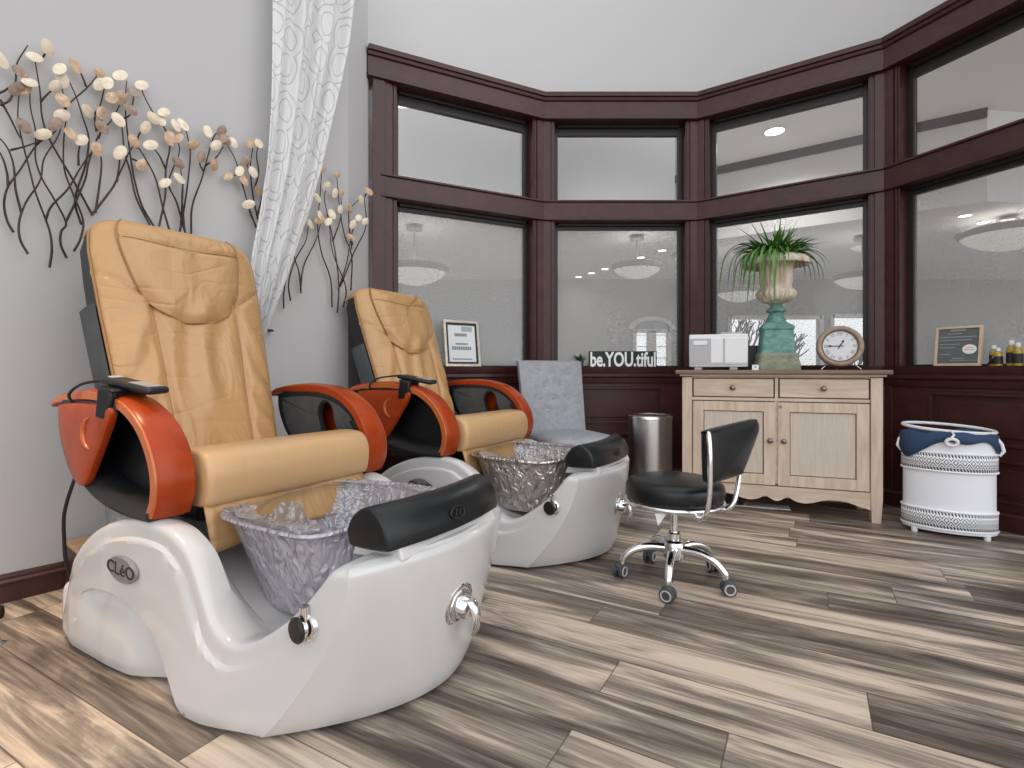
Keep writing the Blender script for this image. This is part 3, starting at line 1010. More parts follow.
def pendant(label, x, y, z, r, top=BD):
    t = thing('pendant_lamp', label, 'lamp', (x, y, z), 0, 'bowl pendants beyond the glass')
    G().lathe([(0.02, -0.36 * r), (0.28 * r, -0.34 * r), (0.55 * r, -0.26 * r), (0.80 * r, -0.13 * r), (0.95 * r, 0.0), (0.97 * r, 0.02), (0.90 * r, 0.02), (0.5 * r, -0.18 * r), (0.02, -0.26 * r)], 40).build('bowl', 'lamp_glass', t)
    G().lathe([(0.97 * r, 0.0), (1.02 * r, 0.02), (1.06 * r, 0.06), (0.98 * r, 0.075), (0.93 * r, 0.03)], 40, cap0=False, cap1=False).build('rim', 'lamp_metal', t)
    G().cyl((0, 0, -0.2 * r), (0, 0, top - z - 0.04), 0.009, n=8).build('rod', 'lamp_metal', t)
    G().lathe([(0.09, 0), (0.085, 0.02), (0.03, 0.045), (0.0, 0.05)], 24, (0, 0, top - z - 0.05)).build('canopy', 'lamp_metal', t)
    G().cyl((-0.9 * r, 0, 0.03), (0.9 * r, 0, 0.03), 0.008, n=8).build('crossbar', 'lamp_metal', t)
    pl = lamp('pendant_bulb', 'POINT', (0, 0, 0.12), 3.0, 0.1, (1, 0.96, 0.9))
    pl.parent = t


pendant('bowl pendant lamp seen through the centre lower pane above the lettered sign', 1.46, 6.2, EYE + 100 / 530 * 6.2, 0.28)
pendant('bowl pendant lamp seen through the left lower pane above the tan headrest', -1.06, 5.75, EYE + 97 / 530 * 5.75, 0.36)
pendant('bowl pendant lamp seen behind the hanging left blades of the green plant', 2.95, 6.85, EYE + 76 / 530 * 6.85, 0.29)
pendant('bowl pendant lamp half hidden at the left edge of the pane behind the plant', 2.38, 6.9, EYE + 112 / 530 * 6.9, 0.27)
pendant('lower bowl pendant lamp above the round clock, right of the urn', 4.10, 6.2, EYE + 90 / 530 * 6.2, 0.30)
pendant('higher bowl pendant lamp above the round clock, cut off by the post', 4.55, 6.75, EYE + 125 / 530 * 6.75, 0.24)
pendant('wide bowl pendant lamp behind the speckled far right pane', 5.05, 5.40, EYE + 134 / 530 * 5.40, 0.40)


def downlight(label, x, y, z=BC, energy=4, k=1.0):
    t = thing('recessed_light', label, 'light', (x, y, z), 0, 'recessed lights beyond the glass')
    G().lathe([(0.085 * k, -0.002), (0.10 * k, -0.010), (0.105 * k, -0.004), (0.105 * k, 0.0), (0.085 * k, 0.0)], 28, cap0=False, cap1=False).build('trim_ring', 'white_trim', t)
    G().lathe([(0.085 * k, -0.006), (0.0, -0.008)], 28, cap0=False, cap1=False).build('lens', 'downlight', t)
    l = lamp('recessed_lamp', 'SPOT', (0, 0, -0.03), energy, 0.08, (1, 0.96, 0.9), spot=R(150))
    l.parent = t


for n, (x, y) in enumerate(((3.03, 10.7), (2.76, 11.36), (2.49, 12.0), (2.22, 12.65), (1.98, 13.2), (1.72, 13.8))):
    downlight(('nearest', 'second nearest', 'third nearest', 'third farthest', 'second farthest', 'farthest')[n] + ' recessed light of the row behind the centre lower pane', x * 0.649, y * 0.649 if n < 5 else 8.9, BD, 4, 0.6)
downlight('recessed light glowing in the upper pane right of centre', 2.66, 5.37, energy=130)
downlight('left one of two recessed lights behind the speckled far right pane', 4.60, 5.38, BD, 4, 0.6)
downlight('right one of two recessed lights behind the speckled far right pane', 5.00, 5.62, BD, 4, 0.6)

# winter trees outside the far windows
struct(G().box(-12, 24, 9.4, 40, -0.3, -0.05).build('ground', 'snow', smooth=0))


def bare_tree(label, x, y, h, seed):
    rr = random.Random(seed)
    t = thing('bare_tree', label, 'tree', (x, y, -0.05), 0, 'bare trees outside')
    g = G()

    def grow(p, d, ln, r, k):
        q = p + d * ln
        mid = p + d * ln * 0.5 + Vector((rr.uniform(-1, 1), rr.uniform(-1, 1), 0)) * ln * 0.07
        g.tube([p, mid, q], [r, r * 0.85, r * 0.7], 6)
        if k == 0:
            return
        for _ in range(3):
            nd = (d + Vector((rr.uniform(-1, 1), rr.uniform(-1, 1), rr.uniform(-0.1, 0.7))) * 0.75).normalized()
            grow(q, nd, ln * rr.uniform(0.6, 0.8), r * 0.58, k - 1)
    g.cyl((0, 0, 0), (0, 0, h * 0.22), 0.10, 0.08, 8)
    g.build('trunk', 'bark', t)
    g.v, g.f = [], []
    for _ in range(3):
        d0 = Vector((rr.uniform(-0.6, 0.6), rr.uniform(-0.6, 0.6), 1)).normalized()
        grow(Vector((0, 0, h * 0.2)), d0, h * 0.27, 0.06, 3)
    g.build('branches', 'bark', t)


bare_tree('bare winter tree outside, just left of the urn pedestal', 5.2, 12.2, 2.6, 3)
bare_tree('bare winter tree outside, seen right of the urn pedestal', 6.6, 12.6, 2.2, 5)
bare_tree('bare winter tree outside, seen behind the round clock', 7.7, 12.1, 1.8, 9)


# ------------------------------------------------------------------ pedicure chairs
def tub_mesh():
    top = [(-0.60, 0.0), (-0.585, 0.04), (-0.54, 0.135), (-0.475, 0.225), (-0.384, 0.322), (-0.28, 0.392), (-0.14, 0.444), (-0.01, 0.463),
           (0.09, 0.455), (0.15, 0.432), (0.20, 0.398), (0.235, 0.355), (0.273, 0.305), (0.33, 0.244), (0.385, 0.214), (0.44, 0.208), (0.50, 0.232),
           (0.56, 0.285), (0.60, 0.335), (0.635, 0.390), (0.655, 0.415), (0.70, 0.420), (0.80, 0.428)]
    sm = catmull([(x, z, 0) for x, z in top], 5)
    prof = [(p.x, p.y) for p in sm]
    zt = lambda x: interp(prof, x)
    sw = [(-0.36, 0.175), (-0.31, 0.205), (-0.24, 0.226), (-0.15, 0.233), (-0.06, 0.216), (0.01, 0.190), (0.06, 0.168), (0.11, 0.128), (0.17, 0.088), (0.25, 0.045), (0.33, 0.005)]
    swp = [(p.x, p.y) for p in catmull([(x, z, 0) for x, z in sw], 5)]

    # plan: rear to nose, at the top and at the floor
    plan_t = [(-0.60, 0.32), (-0.575, 0.38), (-0.52, 0.425), (-0.42, 0.445), (-0.2, 0.448), (0.05, 0.435), (0.3, 0.420), (0.5, 0.388), (0.62, 0.358), (0.70, 0.335)]
    st = []
    nside = 150
    for i in range(nside):
        x = -0.60 + (0.70 + 0.60) * i / (nside - 1)
        wt = interp(plan_t, x)
        xb = x if x < 0.10 else 0.10 + (x - 0.10) * (0.38 / 0.60)
        wb = interp(plan_t, xb) + 0.040 * smoothstep(0.0, 0.22, xb) - 0.018 * smoothstep(0.30, 0.48, xb)
        st.append((x, wt, xb, wb))
    nf = 24
    for i in range(1, nf + 1):
        q = i / nf
        th = q * math.pi / 2
        # front face: gently bowed
        xt = 0.70 + 0.085 * (1 - (1 - q) ** 2)
        yt = 0.335 * (1 - q)
        xb = 0.48 + 0.245 * (1 - (1 - q) ** 1.9)
        yb = 0.410 * (1 - q)
        st.append((xt, yt, xb, yb))
    n = len(st)
    # plan normals at the top
    nrm = []
    for i in range(n):
        a, b = st[max(0, i - 1)], st[min(n - 1, i + 1)]
        tx, ty = b[0] - a[0], -(b[1] - a[1])
        l = math.hypot(tx, ty) or 1
        nrm.append((ty / l, -tx / l))          # points to -y (near) side / forward
    nrm[n - 1] = (1.0, 0.0)

    def dist(x, z):
        best = 9
        for (ax, az), (bx_, bz) in zip(prof, prof[1:]):
            if bx_ < x - 0.15 or ax > x + 0.15:
                continue
            dx, dz = bx_ - ax, bz - az
            t = max(0, min(1, ((x - ax) * dx + (z - az) * dz) / (dx * dx + dz * dz + 1e-12)))
            best = min(best, math.hypot(x - ax - t * dx, z - az - t * dz))
        return best
    up_d = [0.0, 0.003, 0.008, 0.014, 0.022, 0.034, 0.050, 0.055, 0.060, 0.068]
    NL, NU = 12, 12
    side = []
    ZF = 0.012
    for i, (xt, yt, xb, yb) in enumerate(st):
        z1 = max(zt(min(xt, 0.74)), ZF + 0.006)
        zc = interp(swp, xt) if -0.36 <= xt <= 0.33 else (0.5 * z1 if xt < -0.36 else 0.012)
        if xt < -0.36:
            zc = min(0.175, 0.62 * z1)
        zc = max(ZF + 0.001, min(zc, z1 * 0.75))
        ramp = smoothstep(-0.36, -0.22, xt) if -0.36 < xt < 0.33 else 0.0
        zs = []
        for k in range(NL + 1):
            zs.append((ZF + (zc - 0.0005 - ZF) * k / NL, True))
        zs.append((zc + 0.004, False))
        avail = z1 - zc - 0.004
        sc = min(1.0, avail / 0.16)
        lo = z1 - 0.068 * sc
        for k in range(1, NU):
            zs.append((zc + 0.004 + (lo - zc - 0.004) * k / NU, False))
        for d in reversed(up_d):
            zs.append((z1 - d * sc, False))
        pts = []
        nx, ny = nrm[i]
        isf = xt > 0.70
        for z, below in zs:
            gz = (1 - min(1, z / 0.42)) ** 1.7
            x = xt + (xb - xt) * gz
            y = -(yt + (yb - yt) * gz)
            d = dist(xt, z) if not isf else (z1 - z)
            ins = 0.0
            r = 0.018
            if d < r:
                ins += r - math.sqrt(max(0, r * r - (r - d) ** 2))
            if not isf and xt > -0.5:
                ins += 0.010 * (1 - smoothstep(0.049, 0.058, d)) * (1 - smoothstep(0.48, 0.60, xt))
            if below:
                ins += ramp * (0.040 * math.exp(-(zc - z) / 0.075) * (1 - smoothstep(0.0, 0.2, xt)) + 0.075 * smoothstep(-0.10, 0.14, xt) * min(1.0, (0.33 - xt) / 0.06))
            # soft tuck at the floor
            ins += 0.010 * (1 - smoothstep(0.0, 0.04, z))
            pts.append((x - nx * ins, y - ny * ins, z))
        side.append(pts)
    rows = len(side[0])
    g = G()
    g.v = [p for s_ in side for p in s_]
    for i in range(n - 1):
        for j in range(rows - 1):
            g.f.append((i * rows + j, i * rows + j + 1, (i + 1) * rows + j + 1, (i + 1) * rows + j))
    off = len(g.v)
    g.v += [(x, -y, z) for s_ in side for (x, y, z) in s_]
    for i in range(n - 1):
        for j in range(rows - 1):
            g.f.append((off + i * rows + j, off + (i + 1) * rows + j, off + (i + 1) * rows + j + 1, off + i * rows + j + 1))
    # top, across
    fr = [0.03, 0.07, 0.12, 0.17, 0.23, 0.3, 0.4, 0.5, 0.6, 0.7, 0.77, 0.83, 0.88, 0.93, 0.97]
    strips = []
    for i in range(n):
        x, y, z = side[i][-1]
        tf = smoothstep(-0.24, -0.12, st[i][0]) * (1 - smoothstep(0.58, 0.64, st[i][0]))
        zfl = interp([(-0.3, 0.40), (-0.15, 0.33), (0.0, 0.285), (0.15, 0.235), (0.3, 0.185), (0.42, 0.165), (0.52, 0.19), (0.64, 0.38)], st[i][0])
        ids = [i * rows + rows - 1]
        for q in fr:
            yy = y + (-2 * y) * q
            e = min(q, 1 - q)
            dz = max(0.03, z - zfl) * tf * smoothstep(0.05, 0.18, e)
            dz -= 0.006 * smoothstep(0, 0.05, e) * (1 - tf)
            ids.append(len(g.v))
            g.v.append((x, yy, z - dz))
        ids.append(off + i * rows + rows - 1)
        strips.append(ids)
    for a, b in zip(strips, strips[1:]):
        for j in range(len(a) - 1):
            g.f.append((a[j], b[j], b[j + 1], a[j + 1]))
    # underside and tail
    for i in range(n - 1):
        g.f.append((i * rows, (i + 1) * rows, off + (i + 1) * rows, off + i * rows))
    return g


def se_ring(cx, cy, z, a, b, e=0.5, n=56, dz=None):
    out = []
    for j in range(n):
        th = 2 * math.pi * j / n
        c, s = math.cos(th), math.sin(th)
        x = cx + a * math.copysign(abs(c) ** e, c)
        y = cy + b * math.copysign(abs(s) ** e, s)
        out.append((x, y, z + (dz(th) if dz else 0)))
    return out


def make_spa(label, loc, rz, basin_mat, slide=0.0, lean=0.285):
    t = thing('pedicure_chair', label, 'pedicure chair', loc, rz, 'pedicure spa chairs')
    tub = tub_mesh().build('tub', 'fibreglass', t, smooth=33)
    # badge with lettering on the near side
    bm = Matrix.Translation((-0.135, -0.436, 0.302)) @ Matrix.Rotation(R(90), 4, 'X')
    bm = Matrix.Translation((-0.075, -0.4465, 0.318)) @ Matrix.Rotation(R(2), 4, 'Y') @ Matrix.Rotation(R(90), 4, 'X')
    bg = G().lathe([(0.074, -0.006), (0.074, 0.003), (0.070, 0.006), (0.0, 0.0065)], 40, mtx=bm, sy=0.50)
    bo = bg.build('badge', 'badge', tub)
    text('CL\u00e9O', 'lettering', 0.050, 'ink', bo, lambda x, y, z: bm @ Vector((x, y, z + 0.0068)), 0.0006, 1.25, 0.0004)
    # drain knob on the near side
    kg = G()
    km = Matrix.Translation((0.590, -0.358, 0.282)) @ Matrix.Rotation(R(-8), 4, 'Z') @ Matrix.Rotation(R(90), 4, 'X')
    kg.lathe([(0.036, -0.015), (0.036, 0.006), (0.030, 0.010), (0.022, 0.012), (0.022, 0.028), (0.0, 0.030)], 32, mtx=km)
    kg.cyl((0.593, -0.368, 0.30), (0.595, -0.372, 0.335), 0.011, n=14)
    ko = kg.build('drain_knob', 'chrome', t)
    G().lathe([(0.029, 0.024), (0.030, 0.030), (0.026, 0.034), (0.0, 0.035)], 28, mtx=km).build('knob_cap', 'black_shell', ko)
    # faucet on the bow
    fm = Matrix.Translation((0.762, 0.0, 0.235)) @ Matrix.Rotation(R(9), 4, 'Y') @ Matrix.Rotation(R(90), 4, 'Y')
    fg = G().lathe([(0.066, -0.03), (0.066, 0.000), (0.060, 0.006), (0.050, 0.008), (0.046, 0.004), (0.044, 0.010), (0.036, 0.014), (0.032, 0.014), (0.030, 0.034), (0.026, 0.040), (0.0, 0.042)], 40, mtx=fm)
    fo = fg.build('faucet', 'chrome', t)
    lever = catmull([(0.785, 0, 0.258), (0.808, 0.0, 0.250), (0.822, 0.0, 0.220), (0.822, 0.0, 0.185), (0.814, 0.0, 0.165)], 5)
    lg = G()
    rings = []
    for q, p in enumerate(lever):
        f = q / (len(lever) - 1)
        w, h = 0.020 - 0.006 * f, 0.016 - 0.009 * f
        rings.append([(p.x + h * math.cos(2 * math.pi * j / 14), p.y + w * math.sin(2 * math.pi * j / 14), p.z) for j in range(14)])
    lg.loft(rings)
    lg.build('lever', 'chrome', fo, sub=1)
    # basin
    bcx = 0.315
    rings = []
    lip = lambda th: 0.010 * math.cos(2 * th) + 0.004 * math.cos(4 * th + 0.6)
    for f in [0, 0.15, 0.3, 0.45, 0.6, 0.75, 0.9, 1.0]:
        z = 0.20 + 0.245 * f
        aa, bb_ = 0.195 + 0.060 * f, 0.215 + 0.065 * f
        if f == 0:
            rings.append(se_ring(bcx + 0.03, 0, z - 0.012, aa * 0.75, bb_ * 0.75, 0.54))
        rings.append(se_ring(bcx + 0.03 * (1 - f), 0, z, aa, bb_, 0.54, dz=(lip if f > 0.9 else None)))
    rings.append(se_ring(bcx, 0, 0.452, 0.262, 0.292, 0.54, dz=lip))
    rings.append(se_ring(bcx, 0, 0.462, 0.278, 0.308, 0.54, dz=lip))
    rings.append(se_ring(bcx, 0, 0.468, 0.276, 0.306, 0.54, dz=lip))
    rings.append(se_ring(bcx, 0, 0.460, 0.248, 0.280, 0.54, dz=lip))
    g = G().loft(rings, True, True, False)
    bs = g.build('basin', basin_mat, t, smooth=60, solid=0.003)
    # crumpled liner inside
    rr = random.Random(11)
    rings = []
    for f in [0, 0.2, 0.4, 0.6, 0.8, 1.0]:
        z = 0.225 + 0.235 * f
        ring = se_ring(bcx + 0.03 * (1 - f), 0, z, 0.185 + 0.060 * f, 0.205 + 0.066 * f, 0.54, 40)
        rings.append([(x + rr.uniform(-0.014, 0.002), y + rr.uniform(-0.010, 0.010), zz + rr.uniform(-0.012, 0.012)) for x, y, zz in ring])
    rings.append([(x * 1.0 + (bcx - x) * 0.12, y * 0.86, zz + rr.uniform(0.0, 0.02)) for x, y, zz in se_ring(bcx, 0, 0.452, 0.245, 0.27, 0.62, 40)])
    G().loft(rings, True, True, False).build('liner', 'liner', bs, smooth=30)
    # foot rest
    pc = []
    D = [(0.66, 0.447), (0.655, 0.470), (0.665, 0.500), (0.69, 0.527), (0.72, 0.540), (0.748, 0.535), (0.775, 0.512), (0.790, 0.482), (0.795, 0.452), (0.788, 0.440), (0.72, 0.436), (0.67, 0.437)]
    D = [(p.x, p.y) for p in catmull([(a, b, 0) for a, b in D] + [(D[0][0], D[0][1], 0)], 3)[:-1]]
    cz, cxx = 0.485, 0.725
    for yy, s_ in [(-0.250, 0.84), (-0.249, 0.92), (-0.246, 0.97), (-0.240, 1.0), (-0.12, 1.0), (0, 1.0), (0.12, 1.0), (0.240, 1.0), (0.246, 0.97), (0.249, 0.92), (0.250, 0.84)]:
        bend = -0.028 * (yy / 0.25) ** 2
        pc.append([(cxx + (x - cxx) * s_ + bend - 0.03, yy, cz + (z - cz) * s_ + 0.004) for x, z in D])
    fp = G().loft(pc).build('footrest', 'black_vinyl', t, smooth=50)
    em = Matrix.Translation((0.758, 0.0, 0.487)) @ Matrix.Rotation(R(-18), 4, 'Y') @ Matrix.Rotation(R(90), 4, 'Y')
    og = G()
    og.tube([em @ Vector((0.017 * math.cos(a_), 0.030 * math.sin(a_), 0.004)) for a_ in [2 * math.pi * k / 24 for k in range(25)]], 0.0022, 6)
    og.tube([em @ Vector((0.008 * math.sin(k * 1.1), -0.017 + 0.0034 * k, 0.004)) for k in range(11)], 0.0018, 6)
    og.build('emblem', 'black_shell', fp)
    G().prism([(0.60, 0.405), (0.62, 0.446), (0.76, 0.452), (0.775, 0.415)], -0.215, 0.215, lambda x, z, y: (x - 0.02, y, z)).build('footrest_mount', 'fibreglass', t, smooth=0, bevel=0.006)
    # under-seat carriage
    g = G().box(-0.46, -0.06, -0.26, 0.26, 0.40, 0.53)
    g.box(-0.40, -0.12, -0.36, 0.36, 0.455, 0.50)
    g.build('seat_carriage', 'black_shell', t, smooth=0, bevel=0.01)
    # seat cushion
    prof = [(-0.46, 0.50), (-0.20, 0.485), (0.0, 0.472), (0.065, 0.474), (0.088, 0.495), (0.098, 0.54), (0.096, 0.585), (0.078, 0.622), (0.04, 0.641), (-0.05, 0.640), (-0.25, 0.612), (-0.46, 0.585)]
    pr = [(p.x, p.y) for p in catmull([(a, b, 0) for a, b in prof], 3)]
    cx0, cz0 = -0.15, 0.555
    rings = []
    for yy, s_ in [(-0.320, 0.84), (-0.318, 0.92), (-0.312, 0.97), (-0.298, 1.0), (-0.2, 1.006), (-0.1, 1.01), (0, 1.01), (0.1, 1.01), (0.2, 1.006), (0.298, 1.0), (0.312, 0.97), (0.318, 0.92), (0.320, 0.84)]:
        rings.append([(cx0 + (x - cx0) * (1 - (1 - s_) * 0.45), yy, cz0 + (z - cz0) * s_) for x, z in pr])
    seat = G().loft(rings).build('seat_cushion', 'leather_smooth', t, smooth=60)
    # leather flap below the seat front
    g = G()

    def flap(u, v):
        y = -0.318 + 0.62 * u
        return (0.066 + 0.034 * v + 0.006 * math.sin(9 * u + 2 * v), y, 0.480 - 0.135 * v + 0.016 * math.sin(3.5 * u) * v)
    g.grid(flap, 26, 8)
    g.build('leather_flap', 'leather', t, smooth=180, solid=0.006, fix=False)
    # backrest: tilted frame with origin at the seat junction
    bu = Vector((-lean, 0, 0.958)).normalized()
    Bo = Vector((-0.435, 0, 0.565)) - bu * slide
    bf = Vector((bu.z, 0, -bu.x))
    H_ = 0.92
    hw = lambda v: interp([(0, 0.285), (0.3, 0.300), (0.6, 0.315), (0.85, 0.322), (0.92, 0.315), (0.96, 0.298), (0.985, 0.272), (1.0, 0.235)], v)

    def bp(y, v, d):
        q = Bo + bu * (v * H_) + bf * d
        return (q.x, y, q.z)

    def front(a, v):
        d = 0.072 * (1 - abs(a) ** 5) ** 0.6 if abs(a) < 1 else 0.0
        for s0 in (-0.50, 0.50):
            d -= 0.014 * math.exp(-((a - s0 * (1.0 + 0.08 * v)) / 0.045) ** 2) * (1 - smoothstep(0.60, 0.75, v))
        d += 0.012 * math.exp(-(a / 0.28) ** 2) * math.sin(math.pi * min(1, v / 0.7))
        d += 0.008 * math.sin(11 * v + 5 * abs(a)) * (1 - a * a) * 0.5 * (1 - smoothstep(0.55, 0.7, v))
        ab = abs(a)
        if ab > 0.5:
            d += 0.0075 * math.sin(34 * (v + 0.42 * (ab - 0.5)) + 2.2 * math.sin(6 * v)) * math.sin(math.pi * min(1, (ab - 0.5) / 0.5)) * (1 - smoothstep(0.52, 0.62, v))
        else:
            d += 0.0095 * math.sin(15 * a + 2.5 * math.sin(5 * v)) * math.cos(math.pi * a) * smoothstep(0.12, 0.34, v) * (1 - smoothstep(0.60, 0.68, v))
        # horizontal crease under the shoulders
        for s1 in (-1, 1):
            aa = a * s1
            if aa > 0.30:
                d -= 0.010 * math.exp(-((v - (0.585 + 0.17 * (aa - 0.3) / 0.7)) / 0.012) ** 2)
        if v > 0.93:
            q = (v - 0.93) / 0.07
            d *= math.sqrt(max(0, 1 - 0.9 * q * q))
        return d
    g = G()
    na, nv = 72, 90
    rows_ = []
    for j in range(nv + 1):
        v = j / nv
        w = hw(v)
        row = []
        for i in range(na + 1):
            a = -1 + 2 * i / na
            a2 = math.copysign(abs(a) ** 0.9, a)
            row.append(bp(a2 * w, v, front(a2, v)))
        bkd = -0.012 if v < 0.90 else -0.012 - 0.095 * smoothstep(0.93, 0.955, v)
        row += [bp(w * 0.995, v, -0.5 * abs(bkd)), bp(w * 0.96, v, bkd), bp(0, v, bkd), bp(-w * 0.96, v, bkd), bp(-w * 0.995, v, -0.5 * abs(bkd))]
        rows_.append(row)
    g.loft(rows_)
    back = g.build('backrest', 'leather', t, smooth=60)
    g = G()
    for s_ in (-1, 1):
        g.tube([bp(s_ * hw(v) * 1.0, v, 0.010) for v in [k / 30 for k in range(0, 29)]], 0.0030, 6)
        g.tube([bp(s_ * 0.50 * (1 + 0.08 * v) * hw(v), v, front(0.5 * (1 + 0.08 * v), v) + 0.001) for v in [0.02 + 0.62 * k / 24 for k in range(25)]], 0.0015, 6)
        g.tube([bp(s_ * aa * hw(0.6), 0.585 + 0.17 * (aa - 0.3) / 0.7, front(aa, 0.585 + 0.17 * (aa - 0.3) / 0.7) + 0.001) for aa in [0.52 + 0.46 * k / 12 for k in range(13)]], 0.0015, 6)
    g.build('back_piping', 'seam', back)
    # headrest flap
    hb = [(-0.66, 0.985), (-0.74, 0.945), (-0.75, 0.88), (-0.70, 0.78), (-0.62, 0.68), (-0.46, 0.595), (-0.22, 0.548), (0.0, 0.538), (0.22, 0.548), (0.46, 0.595), (0.62, 0.68), (0.70, 0.78), (0.75, 0.88), (0.74, 0.945), (0.66, 0.985)]
    hbs = catmull([(a, v, 0) for a, v in hb], 5)
    g = G()
    rings = []
    cen = (0.0, 0.83)
    NR = 14
    for k in range(NR + 1):
        f = 1 - k / NR
        ring = []
        for p in hbs:
            a = cen[0] + (p.x - cen[0]) * f
            v = cen[1] + (p.y - cen[1]) * f
            v = min(v, 0.988)
            puff = (0.040 * math.sqrt(max(0, 1 - f ** 3.2)) + 0.002) * math.sqrt(max(0.0, 1 - smoothstep(0.88, 1.0, v)))
            seam = -0.008 * math.exp(-((v - (0.865 + 0.05 * a * a)) / 0.010) ** 2)
            fold = 0.0035 * math.sin(13 * a + 4 * v) * (1 - f * f) * (1 - smoothstep(0.80, 0.86, v))
            ring.append(bp(a * hw(0.9) * 0.97, v, front(a * 0.95, min(v, 0.99)) + puff + seam + fold))
        rings.append(ring)
    # close the flap over the top edge
    g.loft(rings, False, False, False)
    edge = [r[0] for r in rings]
    hr = g.build('headrest_flap', 'leather', t, smooth=180, fix=True)
    g = G()
    g.tube([Vector(bp(p.x * hw(0.9) * 0.97, min(p.y, 0.998), front(p.x * 0.95, min(p.y, 0.99)) + 0.004)) for p in hbs], 0.0028, 6)
    g.tube([bp(a * hw(0.9) * 0.97, 0.865 + 0.05 * a * a, front(a * 0.95, 0.865 + 0.05 * a * a) + 0.036 * math.sqrt(max(0, 1 - min(1, abs(a) / 0.75) ** 3.2)) + 0.001) for a in [-0.72 + 1.44 * k / 24 for k in range(25)]], 0.0014, 6)
    g.build('flap_piping', 'seam', hr)
    # black shell behind the leather, with a side pocket
    rings = []
    for v in [0.02, 0.2, 0.4, 0.6, 0.75, 0.88, 0.955, 0.965]:
        w = hw(v) * (0.985 if v < 0.96 else 0.9)
        dpt = interp([(0, 0.09), (0.5, 0.13), (0.9, 0.105), (0.97, 0.08)], v)
        rings.append([bp(-w, v, -0.008), bp(w, v, -0.008), bp(w * 0.985, v, -dpt * 0.8), bp(w * 0.85, v, -dpt), bp(-w * 0.85, v, -dpt), bp(-w * 0.985, v, -dpt * 0.8)])
    sh = G().loft(rings).build('back_shell', 'black_shell', t, smooth=40)
    g = G()
    for s_ in (-1,):
        rings = []
        for v in [0.30, 0.40, 0.52, 0.63]:
            w = hw(v)
            rings.append([bp(s_ * (w + 0.001), v, -0.012), bp(s_ * (w + 0.014), v, -0.03), bp(s_ * (w + 0.013), v, -0.105), bp(s_ * (w - 0.02), v, -0.13)])
        g.loft(rings)
    g.build('side_pocket', 'grey_pad', sh, smooth=40)
    # arm rests
    path = [(-0.60, 0.775), (-0.55, 0.797), (-0.45, 0.812), (-0.32, 0.818), (-0.20, 0.808), (-0.10, 0.780), (-0.015, 0.725), (0.042, 0.650), (0.066, 0.580), (0.062, 0.515), (0.040, 0.468)]
    ps = catmull([(x, z, 0) for x, z in path], 6)
    AW = 0.018
    for s_ in (-1, 1):
        rings, nn = [], len(ps)
        edge_n, edge_f = [], []
        for k, p in enumerate(ps):
            f = k / (nn - 1)
            a_, b_ = ps[max(0, k - 1)], ps[min(nn - 1, k + 1)]
            tx, tz = (b_ - a_).x, (b_ - a_).y
            l = math.hypot(tx, tz)
            nx, nz = -tz / l, tx / l           # outward (up / forward)
            yo = 0.425 + AW
            yi = 0.350 + AW - 0.030 * smoothstep(0.15, 0.75, f)
            th = 0.020 + 0.012 * smoothstep(0.0, 0.2, f) - 0.006 * smoothstep(0.8, 1.0, f)
            q = []
            for (y, d) in ((yo, -th), (yo + 0.004, -th * 0.5), (yo + 0.002, -0.006), (yo - 0.006, 0.0), ((yo + yi) / 2, 0.004), (yi + 0.006, 0.0), (yi, -0.006), (yi, -th)):
                q.append((p.x + nx * d, s_ * y, p.y + nz * d))
            rings.append(q)
            edge_n.append((p.x - nx * th * 0.45, s_ * (yo + 0.003), p.y - nz * th * 0.45))
        arm = G().loft(rings).build('armrest', 'cherry', t, smooth=35)
        g = G()
        er = []
        for k, p in enumerate(ps):
            a_, b_ = ps[max(0, k - 1)], ps[min(nn - 1, k + 1)]
            tx, tz = (b_ - a_).x, (b_ - a_).y
            l = math.hypot(tx, tz)
            nx, nz = -tz / l, tx / l
            th = 0.020 + 0.012 * smoothstep(0.0, 0.2, k / (nn - 1))
            er.append([(p.x - nx * 0.004, s_ * (0.424 + AW), p.y - nz * 0.004), (p.x - nx * 0.006, s_ * (0.430 + AW), p.y - nz * 0.006), (p.x - nx * (th - 0.004), s_ * (0.431 + AW), p.y - nz * (th - 0.004)), (p.x - nx * th, s_ * (0.424 + AW), p.y - nz * th)])
        g.loft(er)
        g.build('edge_band', 'cherry_edge', arm, smooth=60)
        # black pod: rim tray below and inner panel
        low = [(-0.515, 0.770), (-0.508, 0.70), (-0.465, 0.612), (-0.40, 0.548), (-0.31, 0.503), (-0.20, 0.474), (-0.08, 0.462), (0.030, 0.462)]
        lows = catmull([(x, z, 0) for x, z in low], 4)
        outer = [(p.x, p.y) for p in lows]
        ups = [(p.x - 0.03 if p.x > 0.0 else p.x, p.y - 0.032) for p in reversed(ps) if p.x > -0.54 and p.y > 0.49]
        poly = outer + ups
        f_ = lambda x, z, y: (x, y, z)
        hole = []
        hc = (-0.185, 0.655)
        n_ = len(poly)
        # hole outline with as many points as the outer outline, walked in step with it
        for (x, z) in poly:
            an = math.atan2(z - hc[1], x - hc[0])
            rx = 0.060 + 0.018 * math.cos(2 * (an - 1.9))
            hole.append((hc[0] + rx * math.cos(an), hc[1] + rx * 1.15 * math.sin(an)))
        if s_ < 0:
            hole = [(hc[0] + (x - hc[0]) * 0.02, hc[1] + (z - hc[1]) * 0.02) for x, z in hole]
        y0, y1 = s_ * (0.335 + AW), s_ * (0.352 + AW)
        pod = G().prism_hole(poly, hole, min(y0, y1), max(y0, y1), f_).build('arm_pod', 'black_shell', t, smooth=30)
        inn = [(p[0] * 0.86 - 0.035, 0.64 + (p[1] - 0.64) * 0.86) for p in poly]
        yq = s_ * (0.330 + AW)
